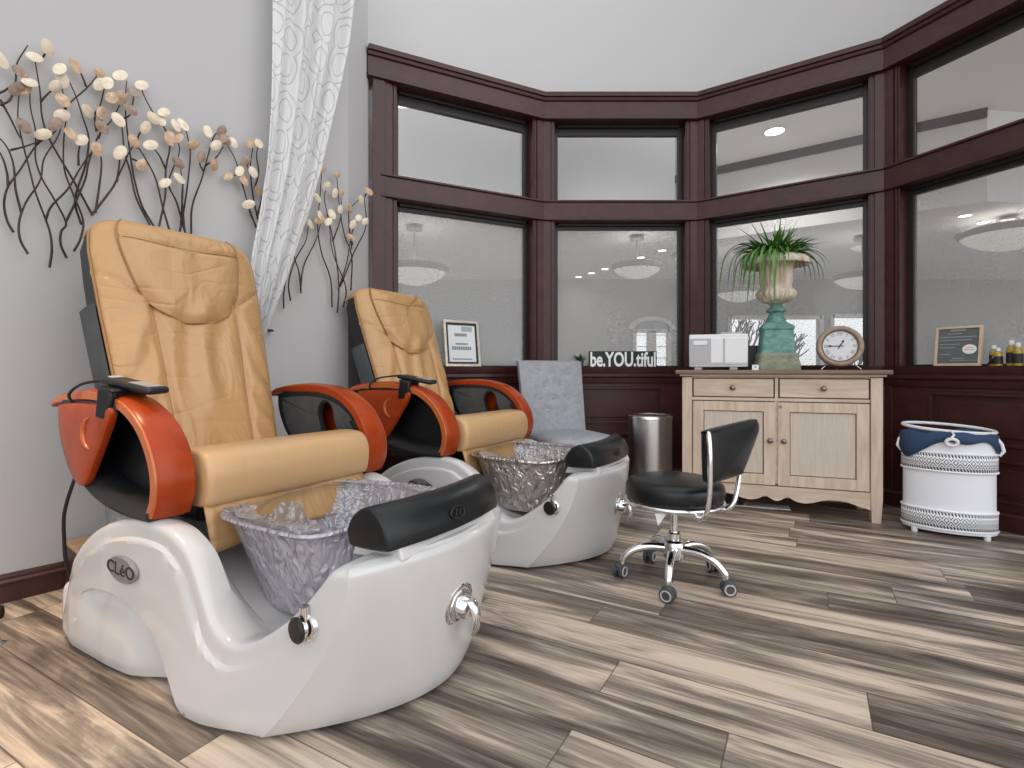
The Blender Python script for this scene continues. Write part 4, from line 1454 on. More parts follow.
        G().prism_hole(inn, [(hc[0] + (x - hc[0]) * 1.12, hc[1] + (z - hc[1]) * 1.12) for x, z in hole], min(yq, yq + 0.006), max(yq, yq + 0.006), f_).build('inner_pad', 'grey_pad', pod, smooth=30)
        # tray rim along the lower edge
        rr_ = []
        for p, q in zip(lows, lows[1:] + [lows[-1] * 2 - lows[-2]]):
            dx, dz = (q - p).x, (q - p).y
            l = math.hypot(dx, dz) or 1
            nx, nz = -dz / l, dx / l        # inward (up)
            rr_.append([(p.x, s_ * (0.34 + AW), p.y), (p.x, s_ * (0.432 + AW), p.y), (p.x + nx * 0.012, s_ * (0.438 + AW), p.y + nz * 0.012), (p.x + nx * 0.045, s_ * (0.418 + AW), p.y + nz * 0.045), (p.x + nx * 0.055, s_ * (0.37 + AW), p.y + nz * 0.055), (p.x + nx * 0.05, s_ * (0.345 + AW), p.y + nz * 0.05)])
        G().loft(rr_).build('pod_rim', 'black_shell', pod, smooth=50)
        G().box(-0.50, -0.15, s_ * (0.39 + AW) - 0.045, s_ * (0.39 + AW) + 0.03, 0.755, 0.785).build('under_arm_rail', 'black_shell', pod, smooth=0, bevel=0.006)
        # cherry side shield
        tri = [(-0.500, 0.768), (-0.498, 0.705), (-0.465, 0.625), (-0.405, 0.550), (-0.350, 0.524), (-0.315, 0.530), (-0.275, 0.575), (-0.215, 0.655), (-0.160, 0.735), (-0.158, 0.768), (-0.20, 0.776), (-0.30, 0.777), (-0.42, 0.776)]
        ts = catmull([(x, z, 0) for x, z in tri + tri[:1]], 4)[:-1]
        rings = []
        c0 = (-0.335, 0.67)
        for s2, y in ((0.985, 0.424), (1.0, 0.428), (1.0, 0.438), (0.985, 0.444), (0.93, 0.447), (0.6, 0.449), (0.2, 0.450)):
            rings.append([(c0[0] + (p.x - c0[0]) * s2, s_ * (y + AW), c0[1] + (p.y - c0[1]) * s2) for p in ts])
        sd = G().loft(rings).build('side_shield', 'cherry', t, smooth=40)
        g = G()
        cc = (-0.262, 0.690)
        cres = [(cc[0] + 0.047 * math.cos(R(a_)), cc[1] + 0.047 * math.sin(R(a_))) for a_ in range(95, 266, 10)]
        g.tube([(x, s_ * (0.450 + AW), z) for x, z in cres], [0.0015 + 0.0065 * math.sin(math.pi * k / (len(cres) - 1)) for k in range(len(cres))], 8)
        g.build('finger_pull', 'cherry_edge', sd)
    # remote with its holder and cable
    rm = Matrix.Translation((-0.150, -0.375, 0.805)) @ Matrix.Rotation(R(10), 4, 'Y') @ Matrix.Rotation(R(14), 4, 'Z')
    hg = G()
    hg.box(-0.075, -0.020, -0.058, 0.05, -0.022, 0.010, rm).box(-0.075, -0.02, -0.066, -0.052, -0.075, 0.014, rm)
    hg.box(-0.080, -0.015, -0.066, 0.058, 0.006, 0.018, rm)
    ho = hg.build('remote_holder', 'black_vinyl', t, smooth=30, bevel=0.006)
    rg = G().box(-0.11, 0.085, -0.036, 0.036, 0.016, 0.038, rm).build('remote_control', 'black_shell', t, smooth=30, bevel=0.010, bseg=3)
    G().box(-0.01, 0.070, -0.024, 0.024, 0.0375, 0.0395, rm).build('remote_screen', 'screen', rg, smooth=0)
    G().box(-0.10, -0.08, -0.018, 0.018, 0.0375, 0.042, rm).build('remote_button', 'grey_plastic', rg, smooth=0, bevel=0.002)
    pts = [rm @ Vector((-0.11, 0, 0.028)), (-0.32, -0.39, 0.848), (-0.38, -0.425, 0.836), (-0.415, -0.445, 0.805), (-0.42, -0.435, 0.775)]
    G().tube(catmull(pts, 6), 0.0045, 8).build('remote_cable', 'cable', t)
    for c in t.children:
        if c.name.split('.')[0] in ('seat_cushion', 'leather_flap', 'backrest', 'back_shell', 'armrest', 'arm_pod', 'side_shield', 'seat_carriage'):
            c.location.y = 0.018
    pts = [(-0.42, -0.40, 0.60), (-0.445, -0.42, 0.53), (-0.49, -0.43, 0.42), (-0.52, -0.42, 0.32), (-0.53, -0.41, 0.24), (-0.58, -0.36, 0.12), (-0.66, -0.26, 0.03), (-0.66, -0.20, 0.008)]
    G().tube(catmull(pts, 6), 0.0055, 8).build('power_cable', 'cable', t)
    return t


RZ = R(-30)
CF = Vector((math.cos(RZ), math.sin(RZ)))
CL = Vector((-math.sin(RZ), math.cos(RZ)))
C1 = Vector((-0.809, 1.843))
C2 = C1 + CL * 1.26 + CF * 0.03
make_spa('front pedicure chair, tan leather on a white tub with a clear basin', (C1.x, C1.y, 0), RZ, 'basin')
make_spa('rear pedicure chair, tan leather on a white tub with a pewter-toned basin', (C2.x, C2.y, 0), RZ, 'reflection', 0.085, 0.33)

# ------------------------------------------------------------------ stool
SC = Vector((0.678, 2.215))
t = thing('stool', 'low black round stool on a chrome star base with casters, in front of the sideboard', 'stool', (SC.x, SC.y, 0))
G().lathe([(0.05, 0.342), (0.18, 0.342), (0.194, 0.350), (0.199, 0.368), (0.199, 0.395), (0.196, 0.408), (0.184, 0.421), (0.15, 0.430), (0.0, 0.434)], 48, cap0=True, cap1=False).build('seat', 'black_vinyl', t, smooth=50)
g = G()
ring = [(0.193 * math.cos(2 * math.pi * k / 48), 0.193 * math.sin(2 * math.pi * k / 48), 0.336) for k in range(49)]
g.tube(ring, 0.010, 10)
g.build('seat_ring', 'chrome', t, smooth=60)
G().lathe([(0.10, 0.325), (0.10, 0.338), (0.03, 0.338), (0.03, 0.30), (0.022, 0.296)], 28).build('seat_plate', 'black_shell', t)
G().lathe([(0.015, 0.18), (0.015, 0.32)], 20).build('gas_column', 'chrome', t)
G().lathe([(0.022, 0.085), (0.045, 0.10), (0.045, 0.145), (0.040, 0.165), (0.027, 0.172), (0.027, 0.20), (0.022, 0.205)], 28).build('hub', 'chrome', t)
for k, ang in enumerate((170, 102, 26, -41, -113)):
    a = R(ang)
    d = Vector((math.cos(a), math.sin(a), 0))
    pts = catmull([d * 0.03 + Vector((0, 0, 0.135)), d * 0.10 + Vector((0, 0, 0.138)), d * 0.165 + Vector((0, 0, 0.120)), d * 0.205 + Vector((0, 0, 0.085)), d * 0.212 + Vector((0, 0, 0.058))], 5)
    G().tube(pts, [0.020 - 0.007 * i / (len(pts) - 1) for i in range(len(pts))], 10).build('leg', 'chrome', t, smooth=60)
    ca = a + R((60, -50, 70, 35, 75)[k])
    s = Vector((-math.sin(ca), math.cos(ca), 0))
    c = d * 0.222 + Vector((0, 0, 0.0285))
    g = G()
    for sd in (-1, 1):
        g.cyl(c + s * (0.006 * sd), c + s * (0.022 * sd), 0.0285, n=24)
    wh = g.build('caster', 'rubber', t, smooth=40, bevel=0.003)
    g = G()
    for sd in (-1, 1):
        g.tube([c + s * (0.0225 * sd) + (d * 0 + Vector((0, 0, 1))) * (0.019 * math.cos(2 * math.pi * q / 20)) + Vector((s.y, -s.x, 0)) * (0.019 * math.sin(2 * math.pi * q / 20)) for q in range(21)], 0.0032, 6)
    g.build('wheel_ring', 'tread', wh)
    G().lathe([(0.010, 0.028), (0.024, 0.034), (0.024, 0.052), (0.012, 0.062)], 16, (c.x, c.y, 0)).build('caster_hood', 'rubber', wh)
# back rest: padded trapezium carried by a bent chrome tube
oa = R(-47)
od = Vector((math.cos(oa), math.sin(oa), 0))
hd = Vector((-math.sin(oa), math.cos(oa), 0))
Pc = od * 0.212


def pad_pt(h, z, d):
    return Pc + hd * h + od * d + Vector((0, 0, z))


out = [(-0.135, 0.462), (0.080, 0.462), (0.130, 0.480), (0.262, 0.612), (0.276, 0.642), (0.262, 0.668), (0.215, 0.674), (-0.140, 0.660), (-0.165, 0.648), (-0.170, 0.622), (-0.162, 0.482)]
outs = catmull([(h, z, 0) for h, z in out + out[:1]], 4)[:-1]
rings = []
for sc_, d in ((0.05, -0.034), (0.40, -0.032), (0.70, -0.028), (0.90, -0.022), (0.97, -0.017), (1.0, -0.008), (1.0, 0.008), (0.97, 0.017), (0.90, 0.022), (0.70, 0.028), (0.40, 0.032), (0.05, 0.034)):
    rings.append([pad_pt(p.x * sc_, 0.54 + (p.y - 0.54) * sc_, d + 0.010) for p in outs])
G().loft(rings).build('backrest_pad', 'black_vinyl', t, smooth=50)
tub = [od * 0.10 + hd * -0.05 + Vector((0, 0, 0.326)), od * 0.17 + hd * -0.13 + Vector((0, 0, 0.322)), pad_pt(-0.178, 0.345, 0.015), pad_pt(-0.184, 0.42, 0.034), pad_pt(-0.182, 0.52, 0.036), pad_pt(-0.178, 0.60, 0.032), pad_pt(-0.166, 0.648, 0.022), pad_pt(-0.13, 0.638, 0.010), pad_pt(0.0, 0.610, 0.010), pad_pt(0.12, 0.590, 0.010), pad_pt(0.150, 0.55, 0.010), pad_pt(0.115, 0.48, 0.012), pad_pt(0.075, 0.41, 0.02), pad_pt(0.040, 0.350, 0.015), od * 0.18 + hd * 0.03 + Vector((0, 0, 0.322)), od * 0.10 + hd * 0.03 + Vector((0, 0, 0.326))]
G().tube(catmull(tub, 5), 0.0095, 10).build('backrest_tube', 'chrome', t, smooth=60)
G().prism([(0, 0), (0.045, -0.002), (0.012, -0.048)], 0, 0.001, lambda p, q, a_: (-0.125 + p, -0.165 + a_, 0.325 + q)).build('care_tag', 'paper', t, smooth=0)

# ------------------------------------------------------------------ sideboard
DA = math.atan2(-0.352, 0.936)
DO = Vector((1.092, 3.400))
de = Vector((math.cos(DA), math.sin(DA)))
db = Vector((-math.sin(DA), math.cos(DA)))
DW, DD, DH = 1.090, 0.40, 0.880


def dres(s, q, z):
    p = DO + de * s + db * q
    return (p.x, p.y, z)


t = thing('sideboard', 'limed oak sideboard with two drawers and two panelled doors under the urn', 'sideboard', (DO.x, DO.y, 0), DA)
LW = 0.060
g = G()
g.box(LW, DW - LW, 0.02, DD, 0.15, 0.840)
g.box(0.012, LW, LW, DD - 0.05, 0.14, 0.835).box(DW - LW, DW - 0.012, LW, DD - 0.05, 0.14, 0.835)
g.build('body', 'oak', t, smooth=0, bevel=0.002)
# face rails
g = G()
g.box(LW, DW - LW, 0.008, 0.03, 0.831, 0.840).box(LW, DW - LW, 0.008, 0.03, 0.690, 0.709).box(DW / 2 - 0.009, DW / 2 + 0.009, 0.008, 0.03, 0.709, 0.831).box(DW / 2 - 0.010, DW / 2 + 0.010, 0.010, 0.03, 0.190, 0.690)
g.build('face_frame', 'oak_h', t, smooth=0, bevel=0.002)
g = G()
g.box(-0.040, DW + 0.040, -0.038, DD + 0.01, 0.854, DH)
g.build('top', 'oak_top', t, smooth=0, bevel=0.006, bseg=3)
rbox(-0.016, DW + 0.016, -0.016, DD, 0.840, 0.854).build('top_moulding', 'oak_h', t, smooth=0, bevel=0.004)
for (x0, y0) in ((0, 0), (DW - LW, 0), (0, DD - LW), (DW - LW, DD - LW)):
    g = G()
    cx_, cy_ = x0 + LW / 2, y0 + LW / 2
    r_ = []
    for z, s_ in ((0.0, 0.76), (0.14, 1.0), (0.835, 1.0)):
        h_ = LW / 2 * s_
        r_.append([(cx_ - h_, cy_ - h_, z), (cx_ + h_, cy_ - h_, z), (cx_ + h_, cy_ + h_, z), (cx_ - h_, cy_ + h_, z)])
    g.loft(r_).build('leg', 'oak', t, smooth=0, bevel=0.003)
# scalloped apron
x0, x1 = LW, DW - LW
top_ = [(x0, 0.174), (x1, 0.174)]
bot = [(x1, 0.074), (x1 - 0.05, 0.089), (x1 - 0.13, 0.112), (x1 - 0.21, 0.114), (x1 - 0.29, 0.092), (x1 - 0.335, 0.084), (x1 - 0.38, 0.092), (DW / 2 + 0.062, 0.114), (DW / 2 + 0.045, 0.106), (DW / 2, 0.086), (DW / 2 - 0.045, 0.106), (DW / 2 - 0.062, 0.114), (x0 + 0.38, 0.092), (x0 + 0.335, 0.084), (x0 + 0.29, 0.092), (x0 + 0.21, 0.114), (x0 + 0.13, 0.112), (x0 + 0.05, 0.089), (x0, 0.074)]
G().prism(top_ + [(p.x, p.y) for p in catmull([(a_, b_, 0) for a_, b_ in bot], 4)], 0.006, 0.028, lambda p, q, y: (p, y, q)).build('apron', 'oak_h', t, smooth=0)
rbox(x0, x1, DD - 0.04, DD - 0.02, 0.03, 0.18).build('back_rail', 'oak_h', t, smooth=0)


def knob(px, pz, y, parent):
    mm = Matrix.Translation((px, y, pz)) @ Matrix.Rotation(R(90), 4, 'X')
    G().lathe([(0.011, 0), (0.008, 0.006), (0.007, 0.012), (0.013, 0.017), (0.0165, 0.023), (0.014, 0.029), (0.006, 0.032), (0.0, 0.0325)], 24, mtx=mm).build('knob', 'knob', parent, smooth=60)


for x0, x1 in ((LW + 0.005, DW / 2 - 0.013), (DW / 2 + 0.013, DW - LW - 0.005)):
    rbox(x0 - 0.003, x1 + 0.003, 0.012, 0.03, 0.710, 0.830).build('drawer_gap', 'ink', t, smooth=0)
    d_ = rbox(x0 + 0.004, x1 - 0.004, 0.002, 0.026, 0.715, 0.825).build('drawer', 'oak_h', t, smooth=0, bevel=0.004)
    knob((x0 + x1) / 2, 0.770, 0.002, d_)
for n, (x0, x1) in enumerate(((LW + 0.002, DW / 2 - 0.004), (DW / 2 + 0.004, DW - LW - 0.002))):
    rbox(x0 - 0.002, x1 + 0.002, 0.012, 0.028, 0.176, 0.688).build('door_gap', 'ink', t, smooth=0)
    g = G()
    s_ = 0.064
    z0, z1 = 0.180, 0.684
    xa, xb_ = x0 + 0.003, x1 - 0.003
    g.box(xa, xa + s_, 0.000, 0.024, z0, z1).box(xb_ - s_, xb_, 0.000, 0.024, z0, z1)
    g.box(xa + s_, xb_ - s_, 0.000, 0.024, z0, z0 + s_).box(xa + s_, xb_ - s_, 0.000, 0.024, z1 - s_ * 0.9, z1)
    d_ = g.build('door', 'oak', t, smooth=0, bevel=0.0025)
    rbox(xa + s_ + 0.004, xb_ - s_ - 0.004, 0.009, 0.02, z0 + s_ + 0.004, z1 - s_ * 0.9 - 0.004).build('door_panel', 'oak_panel', d_, smooth=0, bevel=0.002)
    rbox(xa + s_ - 0.001, xb_ - s_ + 0.001, 0.012, 0.022, z0 + s_ - 0.001, z1 - s_ * 0.9 + 0.001).build('panel_shadow_gap', 'clock_edge', d_, smooth=0)
    knob(xb_ - 0.03 if n == 0 else xa + 0.03, 0.452, 0.0, d_)

# ------------------------------------------------------------------ on the sideboard
# towel warmer
p = dres(0.215, 0.20, DH)
t = thing('towel_warmer', 'white box towel warmer with a side-hinged door on the left end of the sideboard', 'towel warmer', p, DA)
t.scale = (0.93, 0.93, 0.97)
rbox(-0.19, 0.19, -0.12, 0.13, 0.020, 0.238).build('case', 'white_plastic', t, smooth=30, bevel=0.008, bseg=3)
rbox(-0.187, 0.187, -0.126, -0.115, 0.046, 0.212).build('door', 'white_plastic', t, smooth=30, bevel=0.004)
g = rbox(-0.187, -0.045, -0.129, -0.125, 0.048, 0.210)
g.build('control_panel', 'grey_plastic', t, smooth=0)
rbox(-0.160, -0.070, -0.134, -0.128, 0.165, 0.195).build('label_plate', 'white_plastic', t, smooth=0, bevel=0.002)
rbox(0.035, 0.045, -0.130, -0.125, 0.050, 0.208).build('door_edge', 'grey_plastic', t, smooth=0)
rbox(-0.187, 0.187, -0.128, -0.12, 0.036, 0.042).build('lower_gap', 'grey_plastic', t, smooth=0)
rbox(0.02, 0.15, -0.09, -0.02, 0.237, 0.250).build('top_handle', 'grey_plastic', t, smooth=30, bevel=0.004)
for sx_ in (-0.13, 0.10):
    rbox(sx_ - 0.025, sx_ + 0.025, -0.11, -0.06, 0.0, 0.021).build('foot', 'grey_plastic', t, smooth=0, bevel=0.004)
for sx_ in (-0.13, 0.10):
    rbox(sx_ - 0.025, sx_ + 0.025, 0.06, 0.11, 0.0, 0.021).build('foot', 'grey_plastic', t, smooth=0, bevel=0.004)

# dark box standing behind, and the little white card
p = dres(0.428, 0.36, DH)
t = thing('upright_box', 'small dark grey upright box between the towel warmer and the urn', 'box', p, DA)
rbox(-0.045, 0.045, -0.03, 0.03, 0, 0.165).build('case', 'rubber', t, smooth=30, bevel=0.006)
rbox(-0.036, 0.036, -0.033, -0.029, 0.01, 0.155).build('front_grille', 'black_shell', t, smooth=0)
p = dres(0.432, 0.06, DH)
t = thing('small_card', 'tiny white folded card standing beside the urn base', 'card', p, DA)
t.scale = (0.72, 0.72, 0.72)
G().prism([(-0.018, 0.0), (-0.001, 0.045), (0.001, 0.045), (0.018, 0.0), (0.016, 0.0), (0.0, 0.041), (-0.016, 0.0)], -0.026, 0.026, lambda q, z, x: (x, q, z)).build('folded_sheet', 'paper', t, smooth=0)
G().lathe([(0.008, 0), (0.008, 0.0008), (0, 0.0008)], 14, mtx=Matrix.Translation((0.0, -0.0095, 0.026)) @ Matrix.Rotation(R(-20), 4, 'X') @ Matrix.Rotation(R(90), 4, 'X')).build('printed_spot', 'grey_ink', t)

# urn on its pedestal
p = dres(0.562, 0.20, DH)
t = thing('urn_planter', 'weathered white fluted urn on a verdigris green pedestal on the sideboard', 'urn', p, DA + R(4))


def sq(z, h, e=0.16):
    return se_ring(0, 0, z, h * 0.84, h * 0.84, e, 48)


g = G().loft([sq(0.0, 0.145), sq(0.012, 0.147), sq(0.05, 0.143), (sq(0.065, 0.135)), sq(0.09, 0.138), sq(0.105, 0.128)])
pd = g.build('pedestal_plinth', 'urn_rust', t, smooth=35)
g = G().loft([sq(0.10, 0.122), sq(0.12, 0.118), sq(0.23, 0.105), sq(0.250, 0.104), sq(0.258, 0.112), sq(0.272, 0.112), sq(0.285, 0.098), sq(0.292, 0.085), sq(0.30, 0.07, 0.4)])
g.build('pedestal', 'urn_green', t, smooth=35)
g = G().lathe([(0.068, 0.297), (0.062, 0.305), (0.052, 0.325), (0.044, 0.345), (0.040, 0.362), (0.056, 0.372), (0.058, 0.384), (0.050, 0.392), (0.034, 0.402), (0.032, 0.425)], 40, mod=lambda a, z: 1 + (0.05 * math.cos(12 * a) if 0.31 < z < 0.35 else 0))
g.build('stem', 'urn_green', t, smooth=45)
flute = lambda a, z: 1 + 0.11 * abs(math.cos(11 * a)) - 0.06 if 0.43 < z < 0.50 else (1 + 0.085 * abs(math.cos(11 * a)) - 0.045 if 0.545 < z < 0.70 else 1)
g = G().lathe([(0.030, 0.420), (0.060, 0.428), (0.086, 0.440), (0.106, 0.460), (0.116, 0.486), (0.113, 0.502), (0.100, 0.514), (0.092, 0.526), (0.091, 0.540), (0.094, 0.56), (0.096, 0.60), (0.098, 0.64), (0.104, 0.670), (0.120, 0.690), (0.145, 0.698), (0.168, 0.692), (0.180, 0.676), (0.186, 0.664), (0.192, 0.672), (0.187, 0.694), (0.172, 0.710), (0.15, 0.722), (0.12, 0.712), (0.10, 0.69), (0.095, 0.66), (0.0, 0.655)], 176, mod=flute, cap1=False)
ub = g.build('bowl', 'urn_white', t, smooth=60)
G().lathe([(0.10, 0.690), (0.06, 0.700), (0.0, 0.704)], 24, cap0=False, cap1=False).build('soil', 'soil', t)
# plant standing in the urn
px_, py_, pz_ = p
t = thing('potted_plant', 'grassy green plant with long arching blades growing out of the white urn', 'plant', (px_, py_, pz_ + 0.705), 0)
rr = random.Random(5)


def blade(g, base, az, ln, lift, droop, w, n=12):
    d = Vector((math.cos(az), math.sin(az), 0))
    s = Vector((-d.y, d.x, 0))
    l_, m_, r_ = [], [], []
    pt = Vector(base)
    el = lift
    st_ = ln / n
    for k in range(n + 1):
        f = k / n
        ww = w * (0.55 + 1.3 * f) if f < 0.35 else w * (1.0 - ((f - 0.35) / 0.65) ** 1.6)
        ww = max(ww, 0.0006)
        up = Vector((0, 0, 1)) * math.cos(el) - d * math.sin(el)
        l_.append(pt + s * ww + up * ww * 0.5)
        m_.append(pt.copy())
        r_.append(pt - s * ww + up * ww * 0.5)
        pt = pt + (d * math.cos(el) + Vector((0, 0, math.sin(el)))) * st_
        el = max(el - droop / n, -1.42)
    b = g.add(l_ + m_ + r_, [])
    q = n + 1
    for k in range(n):
        g.f.append((b + k, b + q + k, b + q + k + 1, b + k + 1))
        g.f.append((b + q + k, b + 2 * q + k, b + 2 * q + k + 1, b + q + k + 1))


g = G()
for k in range(320):
    az = rr.uniform(0, 2 * math.pi)
    r0 = rr.uniform(0.0, 0.10)
    blade(g, (r0 * math.cos(az), r0 * math.sin(az), 0.0), az + rr.uniform(-0.9, 0.9), rr.uniform(0.13, 0.23), rr.uniform(0.75, 1.45), rr.uniform(0.7, 2.4), rr.uniform(0.007, 0.012))
for az, ln, lift, droop in ((2.9, 0.32, 1.15, 0.1), (3.0, 0.34, 1.0, 0.5), (2.4, 0.30, 1.2, 0.1), (1.2, 0.27, 1.38, 0.1), (0.7, 0.30, 1.2, 0.1), (0.3, 0.28, 1.05, 0.2), (5.6, 0.27, 1.25, 0.15), (4.5, 0.28, 1.32, 0.2), (3.6, 0.29, 1.2, 0.3)):
    blade(g, (0.03 * math.cos(az), 0.03 * math.sin(az), 0), az, ln, lift, droop, 0.0075)
for k in range(17):        # long arching blades hanging over the left
    az = R(rr.uniform(158, 245))
    blade(g, (0.05 * math.cos(az), 0.05 * math.sin(az), 0.01), az, rr.uniform(0.32, 0.62), rr.uniform(0.5, 1.0), rr.uniform(3.4, 4.6), rr.uniform(0.008, 0.011), 18)
for k in range(10):         # a few over the right
    az = R(rr.uniform(-40, 12))
    blade(g, (0.05 * math.cos(az), 0.05 * math.sin(az), 0.01), az, rr.uniform(0.26, 0.36), rr.uniform(0.3, 0.7), rr.uniform(2.2, 3.2), 0.0075, 14)
for k in range(5):
    az = R(rr.uniform(240, 285))
    blade(g, (0.08 * math.cos(az), 0.08 * math.sin(az), 0.02), az, rr.uniform(0.17, 0.26), rr.uniform(0.3, 0.8), rr.uniform(2.8, 3.6), 0.008)
g.build('foliage', 'leaf', t, smooth=180, fix=False)

# round clock leaning on a wire easel
p = dres(0.910, 0.17, DH)
t = thing('clock', 'round clock with a weathered wood rim and Roman numerals on the sideboard', 'clock', p, DA - R(3))
cm = Matrix.Translation((0, 0.0, 0.146)) @ Matrix.Scale(0.83, 4) @ Matrix.Rotation(R(-8), 4, 'X') @ Matrix.Rotation(R(90), 4, 'X')
G().lathe([(0.150, -0.035), (0.152, 0.005), (0.148, 0.016), (0.138, 0.022), (0.126, 0.021), (0.118, 0.014), (0.118, 0.0), (0.0, 0.0)], 64, mtx=cm).build('rim', 'clock_rim', t, smooth=40)
G().lathe([(0.119, 0.0), (0.119, 0.018), (0.113, 0.016), (0.110, 0.004)], 64, mtx=cm, cap0=False, cap1=False).build('inner_rim', 'clock_edge', t)
fc = G().lathe([(0.112, 0.0), (0.112, 0.005), (0.0, 0.005)], 64, mtx=cm).build('dial', 'clock_face', t)
for k, nm in enumerate(('XII', 'I', 'II', 'III', 'IIII', 'V', 'VI', 'VII', 'VIII', 'IX', 'X', 'XI')):
    a = R(90 - 30 * k)
    mm = cm @ Matrix.Translation((0.090 * math.cos(a), 0.090 * math.sin(a), 0.0052)) @ Matrix.Rotation(a - R(90), 4, 'Z')
    text(nm, 'numeral', 0.034, 'grey_ink', fc, lambda x, y, z, mm=mm: mm @ Vector((x, y, z)), 0.0004, 0.85, 0.0004)


def hand(ang, ln, w, name):
    a = R(ang)
    mm = cm @ Matrix.Rotation(a, 4, 'Z')
    g = G()
    g.prism([(-0.025, -w * 0.6), (0.0, -w), (ln * 0.62, -w * 0.8), (ln * 0.72, -w * 2.2), (ln, 0), (ln * 0.72, w * 2.2), (ln * 0.62, w * 0.8), (0.0, w), (-0.025, w * 0.6)], 0.007, 0.0085, lambda x, y, z: mm @ Vector((x, y, z)))
    g.build(name, 'ink', t, smooth=0)


hand(180, 0.085, 0.0036, 'minute_hand')
hand(60, 0.052, 0.0042, 'hour_hand')
g = G().tube([(-0.105, -0.05, 0.003), (-0.075, -0.022, 0.03), (-0.07, 0.03, 0.08)], 0.0025, 6)
g.tube([(0.105, -0.05, 0.003), (0.075, -0.022, 0.03), (0.07, 0.03, 0.08)], 0.0025, 6)
g.tube([(0.0, 0.11, 0.003), (0.0, 0.045, 0.14)], 0.0025, 6)
g.tube([(-0.07, 0.03, 0.08), (0.0, 0.045, 0.14), (0.07, 0.03, 0.08)], 0.0025, 6)
g.build('easel', 'chrome', t)

# ------------------------------------------------------------------ bin, grey chair, hamper
t = thing('waste_bin', 'tall round brushed steel waste bin left of the sideboard', 'bin', (0.99, 3.78, 0))
G().lathe([(0.150, 0.0), (0.153, 0.02), (0.153, 0.535)], 56, cap0=True, cap1=True).build('body', 'steel', t, smooth=50)
G().lathe([(0.155, 0.533), (0.157, 0.552), (0.150, 0.560), (0.135, 0.562), (0.128, 0.555), (0.0, 0.556)], 56).build('lid', 'steel', t, smooth=50)
G().lathe([(0.155, 0.0), (0.156, 0.022), (0.150, 0.024), (0.0, 0.024)], 56).build('base_ring', 'black_shell', t)

GA = R(20)
t = thing('side_chair', 'grey tufted fabric side chair between the rear spa chair and the panelling', 'chair', (0.385, 3.60, 0), GA)
# local: faces -y
g = G()
w = 0.235


def cb(u, v):
    x = -w + 2 * w * u
    z = 0.44 + 0.50 * v
    y = 0.20 + 0.10 * v
    d = 0.0
    for kk, (cx_, cz_) in enumerate(TUFT):
        d += 0.012 * math.exp(-(((x - cx_) / 0.028) ** 2 + ((z - cz_) / 0.028) ** 2))
    return (x * (1 + 0.06 * v), y + d - 0.012 * (1 - (2 * u - 1) ** 4), z)


TUFT = [(-0.11, 0.86), (0.0, 0.865), (0.11, 0.86), (-0.055, 0.77), (0.055, 0.77), (-0.11, 0.68), (0.0, 0.68), (0.11, 0.68), (-0.055, 0.59), (0.055, 0.59)]
nu, nv = 40, 40
fr_ = [[cb(i / nu, j / nv) for i in range(nu + 1)] for j in range(nv + 1)]
rings = []
for j in range(nv + 1):
    v = j / nv
    row = fr_[j]
    y = 0.20 + 0.10 * v
    roll = 0.03 * smoothstep(0.92, 1.0, v)
    rings.append(row + [(row[-1][0] + 0.004, y + 0.03, row[-1][2]), (row[-1][0] - 0.01, y + 0.06 + roll, row[-1][2]), (row[0][0] + 0.01, y + 0.06 + roll, row[0][2]), (row[0][0] - 0.004, y + 0.03, row[0][2])])
top_row = [(x * 0.97, y + 0.03, z + 0.010) for x, y, z in rings[-1]]
bk_ = G().loft(rings + [top_row]).build('backrest', 'tufted', t, smooth=60)
for cx_, cz_ in TUFT:
    v = (cz_ - 0.44) / 0.50
    G().lathe([(0.012, 0.0), (0.011, 0.006), (0.0, 0.009)], 16, mtx=Matrix.Translation((cx_ * (1 + 0.06 * v), 0.20 + 0.10 * v + 0.002, cz_)) @ Matrix.Rotation(R(78), 4, 'X')).build('tuft_button', 'tufted', bk_)
sr = []
for z, s_ in ((0.330, 0.94), (0.345, 0.99), (0.405, 1.0), (0.430, 0.985), (0.447, 0.92), (0.459, 0.7), (0.463, 0.3)):
    sr.append(se_ring(0, -0.05, z, 0.250 * s_, 0.275 * s_, 0.32, 56))
G().loft(sr).build('seat', 'tufted', t, smooth=60)
for sx_ in (-0.19, 0.19):
    for sy_ in (-0.27, 0.19):
        G().loft([[(sx_ + a_ * q, sy_ + b_ * q, z) for a_, b_ in ((-1, -1), (1, -1), (1, 1), (-1, 1))] for z, q in ((0, 0.014), (0.35, 0.022))]).build('leg', 'box_wood', t, smooth=0)

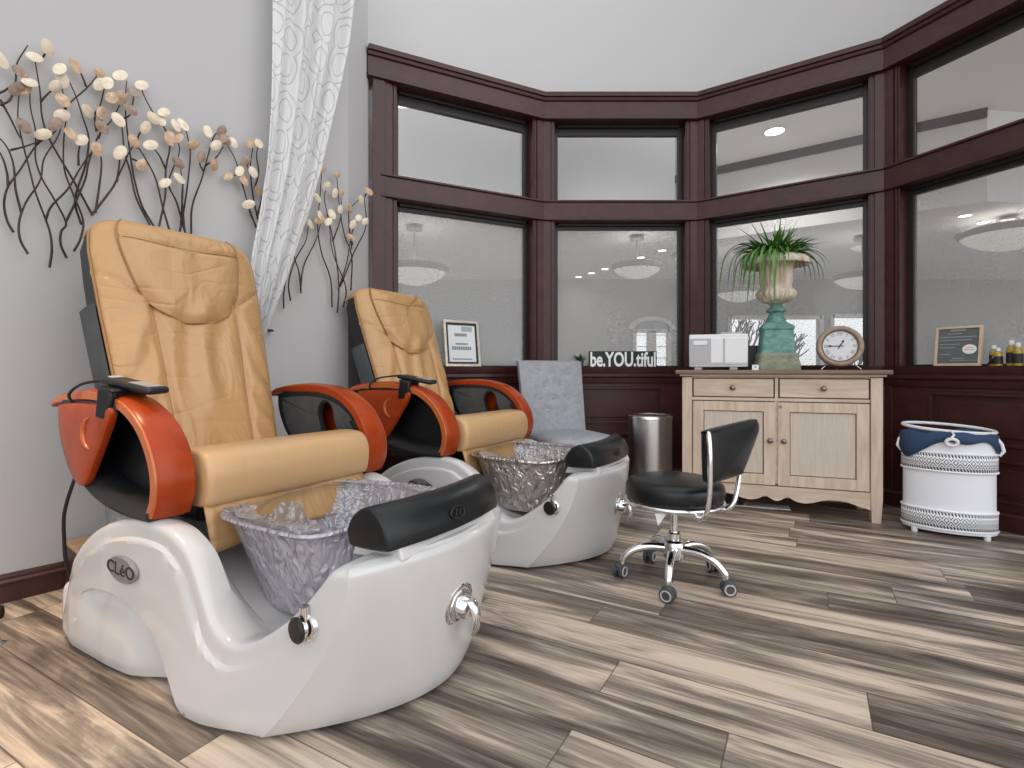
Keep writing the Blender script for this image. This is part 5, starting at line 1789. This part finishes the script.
HA = R(-33)
HC = Vector((2.362, 2.872))
t = thing('laundry_hamper', 'white oval laundry hamper with two black braided bands, right of the sideboard', 'hamper', (HC.x, HC.y, 0), HA)
ha, hb_ = 0.200, 0.115
prof = [(1.0, 0.022), (1.012, 0.03), (1.0, 0.05), (0.985, 0.075), (0.985, 0.44), (1.0, 0.505)]
rings = [[(ha * s_ * math.cos(2 * math.pi * j / 72), hb_ * s_ * math.sin(2 * math.pi * j / 72), z) for j in range(72)] for s_, z in prof]
rings += [[(x * 0.97, y * 0.94, z - 0.0) for x, y, z in rings[-1]], [(x * 0.95, y * 0.92, 0.30) for x, y, z in rings[-1]]]
G().loft(rings, True, True, True).build('body', 'canvas', t, smooth=50)
for zb in (0.040, 0.345):
    n = 96
    me = bpy.data.meshes.new('braided_band')
    vs, fs = [], []
    for j in range(n):
        a = 2 * math.pi * j / n
        for z in (zb, zb + 0.096):
            vs.append((ha * 1.006 * math.cos(a), hb_ * 1.012 * math.sin(a), z))
    for j in range(n):
        k = (j + 1) % n
        fs.append((2 * j, 2 * k, 2 * k + 1, 2 * j + 1))
    me.from_pydata(vs, [], fs)
    uvl = me.uv_layers.new(name='UVMap')
    for j, pl in enumerate(me.polygons):
        uvs = [(j / n, 0), ((j + 1) / n, 0), ((j + 1) / n, 1), (j / n, 1)]
        for li, uvv in zip(pl.loop_indices, uvs):
            uvl.data[li].uv = uvv
        pl.use_smooth = True
    me.materials.append(M['braid'])
    o = bpy.data.objects.new('braided_band', me)
    COL.objects.link(o)
    o.parent = t
    md = o.modifiers.new('thickness', 'SOLIDIFY')
    md.thickness = 0.004
    md.offset = 1
    g = G()
    for z in (zb, zb + 0.096):
        g.tube([(ha * 1.014 * math.cos(2 * math.pi * j / 60), hb_ * 1.025 * math.sin(2 * math.pi * j / 60), z) for j in range(61)], 0.0065, 8)
    g.build('hoop', 'canvas', o)
for sx_, sy_ in ((-0.15, -0.07), (0.15, -0.07), (0.15, 0.07), (-0.15, 0.07)):
    G().lathe([(0.014, 0.0), (0.016, 0.012), (0.014, 0.026)], 14, (sx_, sy_, 0)).build('foot', 'white_plastic', t)
g = G()
g.tube([(ha * 0.985 * math.cos(2 * math.pi * j / 60), 0.012 + hb_ * 0.94 * math.sin(2 * math.pi * j / 60), 0.566 + 0.010 * math.sin(2 * math.pi * j / 60) - 0.012 * math.cos(2 * math.pi * j / 60)) for j in range(61)], 0.009, 10)
g.build('rim_hoop', 'white_plastic', t, smooth=60)
g = G().tube([(0.0, -hb_ * 0.85, 0.560), (0.010, -hb_ - 0.022, 0.542), (-0.006, -hb_ - 0.030, 0.522)], 0.005, 8)
lp = [(0.0 + 0.024 * math.cos(R(a_)), -hb_ - 0.031, 0.504 + 0.018 * math.sin(R(a_))) for a_ in range(0, 361, 20)]
g.tube(lp, 0.0085, 8)
g.build('pull_ring', 'white_plastic', t, smooth=60)
for s_ in (-1, 1):
    g = G().tube([(s_ * ha * 0.99, -0.012, 0.520), (s_ * (ha + 0.014), -0.018, 0.495), (s_ * (ha + 0.022), -0.02, 0.460), (s_ * (ha + 0.004), -0.02, 0.435)], 0.009, 8)
    g.build('strap', 'canvas', t, smooth=60)
# navy cloth heaped in the hamper and folded over its front
rr = random.Random(3)
tcl = thing('navy_cloth', 'navy blue cloth heaped in the white hamper and folded over its front', 'cloth', (HC.x, HC.y, 0.507), HA)
rings = []
NA = 72
for k, (s_, z) in enumerate(((0.2, 0.030), (0.5, 0.034), (0.75, 0.038), (0.93, 0.042), (1.03, 0.026), (1.08, -0.008))):
    ring = []
    for j in range(NA):
        a = 2 * math.pi * j / NA
        wv = 0.007 * math.sin(5 * a + k) + 0.005 * math.sin(9 * a + 2 * k)
        ss = s_ + (0.03 * math.sin(4 * a) if k > 3 else 0)
        zz = z + wv
        if k == 5:
            # ragged hem: a long fold over the front left, a corner at the right
            f = math.exp(-((math.degrees(a) - 218) / 26) ** 2) * 0.085 - math.exp(-((math.degrees(a) - 285) / 22) ** 2) * 0.006 + math.exp(-((math.degrees(a) - 345) / 16) ** 2) * 0.055
            zz -= f
        ring.append((ha * ss * math.cos(a), hb_ * ss * math.sin(a), zz))
    rings.append(ring)
G().loft(rings, True, True, False).build('folds', 'navy', tcl, smooth=60, solid=0.004, fix=True)

# ------------------------------------------------------------------ things on the sill
SZ = 0.903


def on_sill(i, u, w=-0.02):
    return tuple(seg_pt(i, u, w, SZ)), SEG[i][2]


def ray_u(i, px):
    """distance along bay side i that lies in direction px"""
    o, ln, a = SEG[i]
    k = (px - 512) / 530.0
    return (k * o.y - o.x) / (math.cos(a) - k * math.sin(a))


# silver framed certificate
p, a = on_sill(0, ray_u(0, 463.5), -0.005)
t = thing('picture_frame', 'silver framed certificate on the left sill behind the rear spa chair', 'picture frame', p, a + R(8))
tm = Matrix.Rotation(R(-7), 4, 'X')
W2, H2 = 0.150, 0.345
f_ = lambda x, z, y: tm @ Vector((x, y, z))
sqr = lambda w_, z0, z1: [(-w_, z0), (w_, z0), (w_, z1), (-w_, z1)]
G().prism_hole(sqr(W2, 0, H2), sqr(W2 - 0.022, 0.022, H2 - 0.022), -0.014, 0.010, f_).build('frame', 'silver', t, smooth=0, bevel=0.004)
G().prism_hole(sqr(W2 - 0.020, 0.020, H2 - 0.020), sqr(W2 - 0.036, 0.036, H2 - 0.036), -0.008, 0.008, f_).build('mat_border', 'sign_board', t, smooth=0)
G().prism(sqr(W2 - 0.034, 0.034, H2 - 0.034), -0.004, 0.004, f_).build('certificate', 'paper', t, smooth=0)
for x0, x1, z0, z1 in ((-0.06, 0.045, 0.225, 0.248), (-0.055, 0.05, 0.163, 0.176), (-0.085, 0.078, 0.125, 0.150), (-0.085, 0.08, 0.052, 0.062)):
    n = 9
    g = G()
    for k in range(n):
        xa = x0 + (x1 - x0) * k / n
        g.prism([(xa, z0), (xa + (x1 - x0) / n * 0.78, z0), (xa + (x1 - x0) / n * 0.78, z1), (xa, z1)], -0.0056, -0.004, f_)
    g.build('printed_line', 'grey_ink', t, smooth=0)
G().prism([(0.0, 0.262), (0.09, 0.262), (0.09, 0.300), (0.0, 0.300)], -0.0056, -0.004, f_).build('header_block', 'mint', t, smooth=0)
G().prism([(-0.02, 0.0), (0.02, 0.0), (0.015, 0.20), (-0.015, 0.20)], 0.012, 0.016, lambda x, z, y: Vector((x, y + 0.075 - z * 0.30, z))).build('easel_back', 'ink', t, smooth=0)

# be.YOU.tiful block sign
ua, ub_ = ray_u(1, 588.5), ray_u(1, 656)
p, a = on_sill(1, (ua + ub_) / 2, 0.01)
sw_ = (ub_ - ua) * 0.992
t = thing('word_sign', 'black block sign with white condensed letters on the centre sill', 'sign', p, a)
rbox(-sw_ / 2, sw_ / 2, -0.02, 0.02, 0, 0.125).build('board', 'sign_board', t, smooth=0, bevel=0.002)
lt = text('be.YOU.tiful', 'lettering', 0.150, 'letter_white', t, lambda x, y, z: Vector((x, -0.0205 - z, y)), 0.001, 1.0, 0.0042)
xs_ = [v.co.x for v in lt.data.vertices]
zs_ = [v.co.z for v in lt.data.vertices]
kx, kz = (sw_ - 0.016) / (max(xs_) - min(xs_)), 0.118 / (max(zs_) - min(zs_))
mx_, mz_ = (max(xs_) + min(xs_)) / 2, (max(zs_) + min(zs_)) / 2
for v in lt.data.vertices:
    v.co.x = (v.co.x - mx_) * kx
    v.co.z = (v.co.z - mz_) * kz + 0.061

# tiny succulent
p, a = on_sill(1, ray_u(1, 579.5), 0.0)
t = thing('small_succulent', 'tiny spiky green plant in a dark pot left of the block sign', 'plant', p, a)
G().lathe([(0.026, 0), (0.034, 0.05), (0.036, 0.055), (0.030, 0.052), (0.0, 0.048)], 24).build('pot', 'rubber', t)
g = G()
for k in range(26):
    az = k * 2.4
    blade(g, (0.008 * math.cos(az), 0.008 * math.sin(az), 0.048), az, 0.055 + 0.025 * ((k * 7) % 5) / 5, 0.5 + 0.8 * ((k * 3) % 7) / 7, 0.6, 0.009, 6)
g.build('leaves', 'leaf', t, smooth=180, fix=False)

# framed slate notice on the right sill
ua, ub_ = ray_u(3, 935.5), ray_u(3, 981)
p, a = on_sill(3, (ua + ub_) / 2, 0.005)
fw = (ub_ - ua) / 2
t = thing('notice_board', 'small slate notice in a pale maple frame on the far right sill', 'sign', p, a + R(3))
tm2 = Matrix.Rotation(R(-7), 4, 'X')
f2 = lambda x, z, y: tm2 @ Vector((x, y, z))
H3 = 0.235
G().prism_hole(sqr(fw, 0, H3), sqr(fw - 0.014, 0.014, H3 - 0.014), -0.012, 0.010, f2).build('frame', 'maple', t, smooth=0, bevel=0.002)
G().prism(sqr(fw - 0.012, 0.012, H3 - 0.012), -0.004, 0.006, f2).build('slate', 'chalk', t, smooth=0)
for x0, x1, z, h_ in ((-0.35, 0.30, 0.208, 0.010), (-0.45, 0.15, 0.190, 0.004), (-0.80, 0.80, 0.170, 0.005), (-0.80, 0.60, 0.152, 0.004), (-0.80, 0.10, 0.128, 0.004), (-0.80, -0.1, 0.108, 0.004), (-0.80, -0.3, 0.068, 0.004), (-0.2, 0.3, 0.042, 0.004), (-0.3, 0.85, 0.032, 0.003)):
    n = 12
    g = G()
    for k in range(n):
        xa = (x0 + (x1 - x0) * k / n) * fw
        xb_ = xa + (x1 - x0) * fw / n * 0.75
        g.prism([(xa, z), (xb_, z), (xb_, z + h_), (xa, z + h_)], -0.0052, -0.004, f2)
    g.build('chalk_line', 'chalk_line', t, smooth=0)
ov = [(0.50 * fw + 0.30 * fw * math.cos(2 * math.pi * k / 28), 0.098 + 0.028 * math.sin(2 * math.pi * k / 28)) for k in range(28)]
st_ = G().prism(ov, -0.0060, -0.004, f2).build('oval_sticker', 'letter_white', t, smooth=0)
g = G()
for z, x0, x1 in ((0.104, 0.34, 0.66), (0.092, 0.30, 0.70)):
    for k in range(7):
        xa = (x0 + (x1 - x0) * k / 7) * fw
        g.prism([(xa, z), (xa + (x1 - x0) * fw / 7 * 0.7, z), (xa + (x1 - x0) * fw / 7 * 0.7, z + 0.006), (xa, z + 0.006)], -0.0066, -0.0058, f2)
g.build('sticker_print', 'pink', st_, smooth=0)

# small oil bottles
def bottle(label, px, w, h, rad, tall):
    p, a = on_sill(3, ray_u(3, px), w)
    t = thing('oil_bottle', label, 'bottle', p, a, 'oil bottles on the far right sill')
    G().lathe([(rad, 0.0), (rad * 1.02, 0.004), (rad * 1.02, h * 0.60), (rad * 0.92, h * 0.70), (rad * 0.5, h * 0.78), (rad * 0.48, h * 0.82)], 24).build('body', 'oil', t, smooth=50)
    G().lathe([(rad * 1.035, h * 0.10), (rad * 1.035, h * 0.52)], 24, cap0=False, cap1=False).build('paper_label', 'bottle_label', t)
    G().lathe([(rad * 0.56, h * 0.80), (rad * 0.60, h * 0.82), (rad * 0.56, h * 0.96), (rad * 0.3, h), (0, h)] if tall else [(rad * 0.56, h * 0.80), (rad * 0.56, h * 0.98), (0, h)], 20).build('cap', 'white_plastic', t)


bottle('leftmost amber oil bottle with a white cap beside the slate notice', 994, 0.0, 0.115, 0.021, True)
bottle('shorter second amber oil bottle from the slate notice', 1000.5, 0.022, 0.100, 0.020, False)
bottle('tallest amber oil bottle on the far right sill', 1011, -0.005, 0.140, 0.022, True)
bottle('amber oil bottle at the right end of the row, at the picture edge', 1020, 0.018, 0.125, 0.022, True)
p, a = on_sill(3, ray_u(3, 989.5), 0.03)
t = thing('small_stick', 'small dark stick leaning at the left of the oil bottles', 'stick', p, a)
G().box(-0.004, 0.004, -0.0015, 0.0015, 0, 0.06, Matrix.Rotation(R(35), 4, 'Y')).build('handle', 'ink', t, smooth=0)
G().box(-0.005, 0.005, -0.002, 0.002, 0.052, 0.072, Matrix.Rotation(R(35), 4, 'Y')).build('tip', 'grey_plastic', t, smooth=0)

# floor register in front of the sideboard apron
p = dres(0.47, 0.20, 0)
t = thing('floor_register', 'flat grey metal floor register under the sideboard', 'floor vent', p, DA)
rbox(-0.28, 0.17, -0.05, 0.05, 0, 0.006).build('frame', 'white_plastic', t, smooth=0, bevel=0.002)
g = G()
for k in range(22):
    g.box(-0.24 + 0.0175 * k, -0.231 + 0.0175 * k, -0.035, 0.035, 0.005, 0.010)
g.build('louvres', 'grey_plastic', t, smooth=0)
rbox(-0.275, -0.10, -0.045, 0.045, 0.004, 0.012).build('damper_plate', 'rubber', t, smooth=0)

# ------------------------------------------------------------------ behind the front chair: wood step and clear tub
t = thing('wooden_box', 'low dark wooden box with a tan top by the baseboard behind the front spa chair', 'box', (-1.60, 2.185, 0), math.atan2(WD.y, WD.x))
rbox(-0.17, 0.16, -0.125, 0.10, 0, 0.185).build('sides', 'box_wood', t, smooth=0, bevel=0.004)
rbox(-0.172, 0.162, -0.127, 0.102, 0.185, 0.200).build('top_board', 'box_top', t, smooth=0, bevel=0.003)
rbox(-0.174, -0.10, -0.13, -0.118, 0.0, 0.105).build('corner_block', 'mahogany', t, smooth=0, bevel=0.003)
t = thing('storage_tub', 'clear plastic tub of cotton and sponges on the low wooden box', 'tub', (-1.545, 2.20, 0.2005), math.atan2(WD.y, WD.x))
g = G()
g.loft([se_ring(0, 0, z, 0.105 * s_, 0.085 * s_, 0.4, 40) for z, s_ in ((0.0, 0.92), (0.01, 0.95), (0.26, 1.08), (0.265, 1.12), (0.27, 1.12))], True, True, False)
g.build('tub_wall', 'clear_tub', t, smooth=40, solid=0.003)
rr = random.Random(21)
g = G()
for k in range(34):
    cx_, cy_, cz_ = rr.uniform(-0.065, 0.065), rr.uniform(-0.05, 0.05), rr.uniform(0.03, 0.20)
    r_ = rr.uniform(0.018, 0.028)
    g.lathe([(r_ * 0.05, -r_), (r_ * 0.7, -r_ * 0.7), (r_, 0), (r_ * 0.7, r_ * 0.7), (r_ * 0.05, r_)], 10, (cx_, cy_, cz_))
co = g.build('cotton_balls', 'cotton', None, smooth=180)
co.location = (-1.545, 2.20, 0.2005)
co.rotation_euler = (0, 0, math.atan2(WD.y, WD.x))
tag(co, 'white cotton balls heaped inside the clear plastic tub', 'cotton balls')
co['kind'] = 'stuff'

# partial dark caster and chrome post at the left edge
t = thing('furniture_foot', 'dark ball over a chrome foot at the left edge of the picture', 'furniture foot', (-1.650, 1.70, 0), 0)
t.scale = (0.68, 0.68, 0.68)
G().lathe([(0.010, 0.03), (0.010, 0.115)], 14).build('post', 'chrome', t)
G().lathe([(0.006, 0.115), (0.022, 0.125), (0.026, 0.150), (0.022, 0.175), (0.006, 0.185)], 20).build('ball', 'bronze', t)
G().lathe([(0.030, 0.0), (0.030, 0.006), (0.014, 0.016), (0.012, 0.03)], 20).build('foot', 'steel', t)

# ------------------------------------------------------------------ curtain
def ray_wall(px, py, off):
    """point on the plane `off` in front of the left wall, seen at (px, py)"""
    dx, dz = (px - 512) / 530.0, -(py - 370) / 530.0
    P0 = WALL0 + WNn * off
    tt = (P0.x * WNn.x + P0.y * WNn.y) / (dx * WNn.x + WNn.y)
    q = Vector((dx * tt, tt))
    return (q - P0).dot(WD), EYE + dz * tt


COFF = 0.13
le = [(273, 0), (271.5, 43), (269, 105), (265, 162), (258, 211), (250, 256), (248, 290), (252, 315), (256, 335)]
re_ = [(353, 0), (348, 43), (341, 79), (331, 124), (321, 170), (309, 211), (297, 245), (284, 283), (272, 312), (264, 335)]
L_ = sorted([ray_wall(x, y, COFF)[::-1] for x, y in le])
R_ = sorted([ray_wall(x, y, COFF)[::-1] for x, y in re_])
zbot = L_[0][0]
zbot = max(zbot, R_[0][0])
ZT = 3.35
L_.append((ZT, L_[-1][1]))
R_.append((ZT, R_[-1][1] + 0.03))
t = thing('curtain', 'sheer white curtain with a faint grey pattern, swept aside beside the front chair', 'curtain', (0, 0, 0), 0)
me_v, me_f, uvs = [], [], []
nu, nv = 90, 60
TAIL = 10
for j in range(nv + 1):
    f = j / nv
    z = zbot + (ZT - zbot) * f
    a0, a1 = interp(L_, z), interp(R_, z)
    for i in range(nu + 1):
        u = i / nu
        s_ = a0 + (a1 - a0) * u
        amp = 0.030 * (0.5 + 0.5 * f)
        fold = amp * math.sin(2 * math.pi * (3.4 * u + 0.15 * math.sin(5 * f))) + 0.012 * math.sin(2 * math.pi * 8.2 * u + 3 * f)
        me_v.append(tuple(wallp(s_, z, COFF + fold)))
        uvs.append((u * 0.62, f * 1.55 + 0.25 * u * (1 - f)))
w = nu + 1
me_f = [(j * w + i, j * w + i + 1, (j + 1) * w + i + 1, (j + 1) * w + i) for j in range(nv) for i in range(nu)]
me = bpy.data.meshes.new('drape')
me.from_pydata(me_v, [], me_f)
uvl = me.uv_layers.new(name='UVMap')
for l in me.loops:
    uvl.data[l.index].uv = uvs[l.vertex_index]
for pl in me.polygons:
    pl.use_smooth = True
me.materials.append(M['sheer'])
o = bpy.data.objects.new('drape', me)
COL.objects.link(o)
o.parent = t
# tail below the tie and its hook
zc_ = zbot
ac = (interp(L_, zbot) + interp(R_, zbot)) / 2
hw0 = (interp(R_, zbot) - interp(L_, zbot)) / 2
rings = []
for z, wd in ((zc_ + 0.01, hw0), (zc_ - 0.06, 0.03), (zc_ - 0.25, 0.06), (zc_ - 0.55, 0.09), (zc_ - 0.8, 0.10)):
    rings.append([tuple(wallp(ac - 0.02 - 0.35 * min(0.35, zc_ + 0.01 - z) + wd * math.cos(2 * math.pi * j / 24), z, 0.10 + (0.03 + 0.01 * math.cos(6 * math.pi * j / 12)) * math.sin(2 * math.pi * j / 24))) for j in range(24)])
G().loft(rings).build('gathered_tail', 'sheer', t, smooth=60)
h0 = ray_wall(269, 331, 0.0)
g = G().tube([wallp(h0[0], h0[1], 0.0), wallp(h0[0], h0[1], 0.04), wallp(h0[0] - 0.04, h0[1], 0.07), wallp(h0[0] - 0.07, h0[1] + 0.02, 0.07)], 0.006, 8)
g.build('tieback_hook', 'bronze', t)
t2 = thing('curtain_rod', 'dark rod holding the curtain high on the left wall', 'rod', tuple(wallp(1.3, ZT + 0.01, COFF)), math.atan2(WD.y, WD.x))
G().cyl((-0.5, 0, 0), (0.45, 0, 0), 0.012, n=12).build('pole', 'bronze', t2)
for x in (-0.45, 0.40):
    G().cyl((x, 0, 0), (x, COFF, 0), 0.008, n=8).build('bracket', 'bronze', t2)

# ------------------------------------------------------------------ metal wall sculptures
def z1(x, y):
    return 0.3385 * x, 30 + 0.3385 * y


def z2(x, y):
    return 200 + 0.3774 * x, 30 + 0.3774 * y


def sculpture(label, conv, stems, leaves, off=0.03, rad=0.0046):
    pts0 = ray_wall(*conv(*stems[0][0]), off)
    org = wallp(pts0[0], pts0[1], 0)
    t = thing('wall_sculpture', label, 'wall art', tuple(org), 0, 'metal branch sculptures on the left wall')
    rs = random.Random(len(leaves) * 13 + 1)
    for n, s_ in enumerate(stems):
        pp = []
        o2 = off + 0.010 * (n % 3)
        for x, y in s_:
            a_, z = ray_wall(*conv(x, y), o2)
            pp.append(wallp(a_, z, o2) - org)
        cs = catmull(pp, 6)
        m_ = len(cs) - 1
        G().tube(cs, [rad * (1.0 - 0.55 * k / m_) for k in range(m_ + 1)], 7).build('stem', 'bronze', t, smooth=60)
    for n, lf in enumerate(leaves):
        x, y = lf[0], lf[1]
        kind = lf[2] if len(lf) > 2 else 0
        o2 = off + 0.022 + 0.008 * (n % 3)
        a_, z = ray_wall(*conv(x, y), o2)
        c = wallp(a_, z, o2) - org
        tilt = Matrix.Translation(c) @ Matrix.Rotation(math.atan2(WD.y, WD.x), 4, 'Z') @ Matrix.Rotation(R(90 + rs.uniform(-22, 22)), 4, 'X') @ Matrix.Rotation(R(rs.uniform(-30, 30)), 4, 'Y') @ Matrix.Rotation(R(rs.choice((-1, 1)) * rs.uniform(25, 80)), 4, 'Z')
        rr_ = rs.uniform(0.027, 0.033)
        G().lathe([(rr_, -0.001), (rr_ * 1.0, 0.001), (rr_ * 0.6, 0.004), (rr_ * 0.15, 0.0055)], 20, mtx=tilt, sy=0.66).build('shell_leaf', ('shell_pale', 'shell_tan', 'shell_brown')[kind], t, smooth=50)


S1 = [
    [(40, 598), (20, 560), (12, 510), (24, 462), (60, 412), (108, 340), (165, 298), (190, 265)],
    [(24, 462), (20, 420), (4, 370), (-30, 320)],
    [(83, 662), (60, 620), (56, 570), (76, 510), (118, 445), (130, 380), (168, 320), (190, 262)],
    [(63, 540), (46, 470), (40, 400), (20, 345), (-20, 300)],
    [(146, 702), (153, 650), (148, 600), (135, 560), (105, 480), (84, 400), (66, 330), (53, 260), (56, 185)],
    [(135, 560), (152, 520), (200, 470), (236, 410), (270, 362), (288, 352)],
    [(197, 674), (179, 632), (181, 595), (195, 570), (166, 510), (125, 440), (105, 380), (105, 300), (90, 230), (88, 165)],
    [(195, 566), (222, 510), (252, 440), (262, 390), (292, 310), (330, 265), (362, 205)],
    [(218, 654), (238, 615), (245, 560), (214, 480), (190, 410), (188, 330), (196, 240), (184, 175)],
    [(272, 545), (220, 450), (150, 330), (125, 260), (118, 180), (104, 95)],
    [(270, 548), (330, 470), (345, 440), (362, 405), (382, 360), (400, 335)],
    [(345, 450), (352, 400), (355, 362)],
    [(240, 575), (222, 500), (252, 400), (262, 320), (245, 260), (226, 200), (206, 155)],
    [(108, 335), (150, 290), (200, 222), (258, 170), (292, 128)],
    [(0, 222), (30, 205), (46, 155), (50, 100), (82, 45)],
    [(-10, 190), (20, 175), (46, 152)],
    [(0, 205), (25, 250), (50, 300), (60, 320)],
    [(120, 212), (140, 190), (165, 168)],
    [(255, 168), (240, 130), (224, 108)],
    [(285, 300), (280, 250), (295, 225), (310, 165)],
    [(290, 320), (300, 290), (300, 248)],
    [(282, 540), (300, 400), (288, 352)],
    [(232, 400), (232, 360), (240, 328)],
    [(30, 355), (70, 345), (110, 332)],
    [(140, 58), (128, 78), (120, 90)],
]
K1 = [(102, 80), (60, 122, 2), (88, 155), (72, 170, 1), (50, 174, 2), (176, 115), (184, 146), (163, 165), (186, 207, 1), (223, 105, 1), (183, 252), (165, 278, 2), (127, 308), (70, 283, 2), (209, 307, 1), (240, 325), (260, 240), (141, 52), (293, 125, 1), (287, 352, 1), (355, 362), (295, 160), (318, 157), (330, 200, 1), (357, 200, 1), (300, 245, 1), (302, 287, 2), (350, 265), (2, 88, 0)]
sculpture('large bronze branch sculpture with shell leaves at the left edge of the wall', z1, S1, K1)
S2 = [
    [(455, 580), (420, 520), (398, 445), (385, 370), (374, 280), (370, 215), (374, 150)],
    [(445, 580), (404, 500), (385, 420), (368, 360), (362, 300), (356, 268)],
    [(500, 590), (480, 520), (460, 440), (430, 380), (400, 335), (380, 310)],
    [(530, 602), (545, 520), (556, 440), (562, 360), (550, 300), (542, 280)],
    [(548, 602), (522, 510), (498, 455), (515, 400), (530, 360), (526, 325)],
    [(470, 580), (488, 490), (490, 410), (502, 340), (486, 290), (450, 240), (424, 190), (418, 165)],
    [(565, 602), (568, 520), (596, 440), (612, 380), (632, 315), (655, 295)],
    [(533, 590), (540, 470), (532, 400)],
    [(545, 590), (538, 500), (540, 450), (530, 438)],
    [(490, 412), (470, 370), (445, 340)],
    [(603, 420), (590, 395), (596, 375)],
    [(608, 400), (640, 375), (660, 345)],
    [(405, 350), (410, 310), (430, 290)],
    [(390, 380), (410, 390), (420, 398)],
    [(384, 250), (392, 215), (395, 187)],
    [(350, 265), (380, 255), (388, 238)],
]
K2 = [(355, 134), (395, 185, 2), (386, 235, 2), (418, 163), (430, 288), (396, 328, 1), (420, 398, 1), (445, 340), (452, 260), (473, 265), (484, 243), (520, 282), (541, 280), (503, 320, 1), (525, 320, 1), (572, 338, 1), (527, 392, 2), (530, 438), (487, 452), (615, 300), (638, 340), (655, 298, 2), (632, 397, 1), (595, 375, 2), (664, 325, 2)]
sculpture('bronze branch sculpture with shell leaves rising behind the front headrest', z1, S2, K2)
S3 = [
    [(757, 585), (736, 525), (716, 455), (696, 385), (672, 340)],
    [(762, 560), (746, 480), (740, 400), (746, 350), (740, 335)],
    [(757, 580), (740, 545), (733, 515)],
    [(752, 470), (764, 420), (758, 370), (765, 335)],
    [(718, 460), (704, 430), (675, 432)],
    [(745, 430), (730, 400), (725, 387)],
    [(760, 550), (772, 500), (768, 478)],
]
K3 = [(690, 333), (740, 335, 1), (765, 335), (726, 387, 2), (708, 417), (748, 420), (675, 433, 1), (720, 442, 1), (735, 515), (765, 475, 1), (660, 320, 2)]
sculpture('small bronze branch sculpture just left of the white curtain', z1, S3, K3)
S4 = [
    [(222, 738), (222, 700), (230, 650), (250, 590)],
    [(240, 718), (235, 670), (252, 610), (280, 560), (287, 520)],
    [(268, 698), (262, 640), (248, 590), (262, 540)],
    [(266, 690), (275, 625), (308, 555), (320, 510)],
]
K4 = [(293, 515), (317, 503, 1), (262, 535, 1)]
sculpture('bronze branch sculpture half hidden behind the right edge of the curtain', z2, S4, K4)
S5 = [
    [(350, 735), (346, 660), (322, 590), (312, 520), (318, 440), (322, 380)],
    [(364, 750), (368, 680), (360, 600), (345, 520), (330, 450), (336, 412)],
    [(380, 735), (386, 680), (352, 590), (342, 510)],
    [(400, 690), (402, 600), (382, 540), (370, 470), (362, 385)],
    [(372, 680), (408, 590), (440, 520), (436, 450), (446, 428)],
    [(402, 580), (394, 500), (400, 470), (445, 430)],
    [(352, 560), (372, 500), (374, 440)],
    [(405, 570), (402, 540), (420, 500)],
    [(366, 690), (388, 620), (398, 555)],
]
K5 = [(322, 370, 1), (363, 383, 1), (335, 413), (358, 432), (376, 430, 1), (312, 445), (398, 472, 1), (427, 450), (447, 428, 1), (350, 488), (372, 475), (405, 515), (420, 498), (438, 507), (340, 508), (400, 550, 1), (318, 490)]
sculpture('bronze branch sculpture between the curtain and the dark window post', z2, S5, K5)
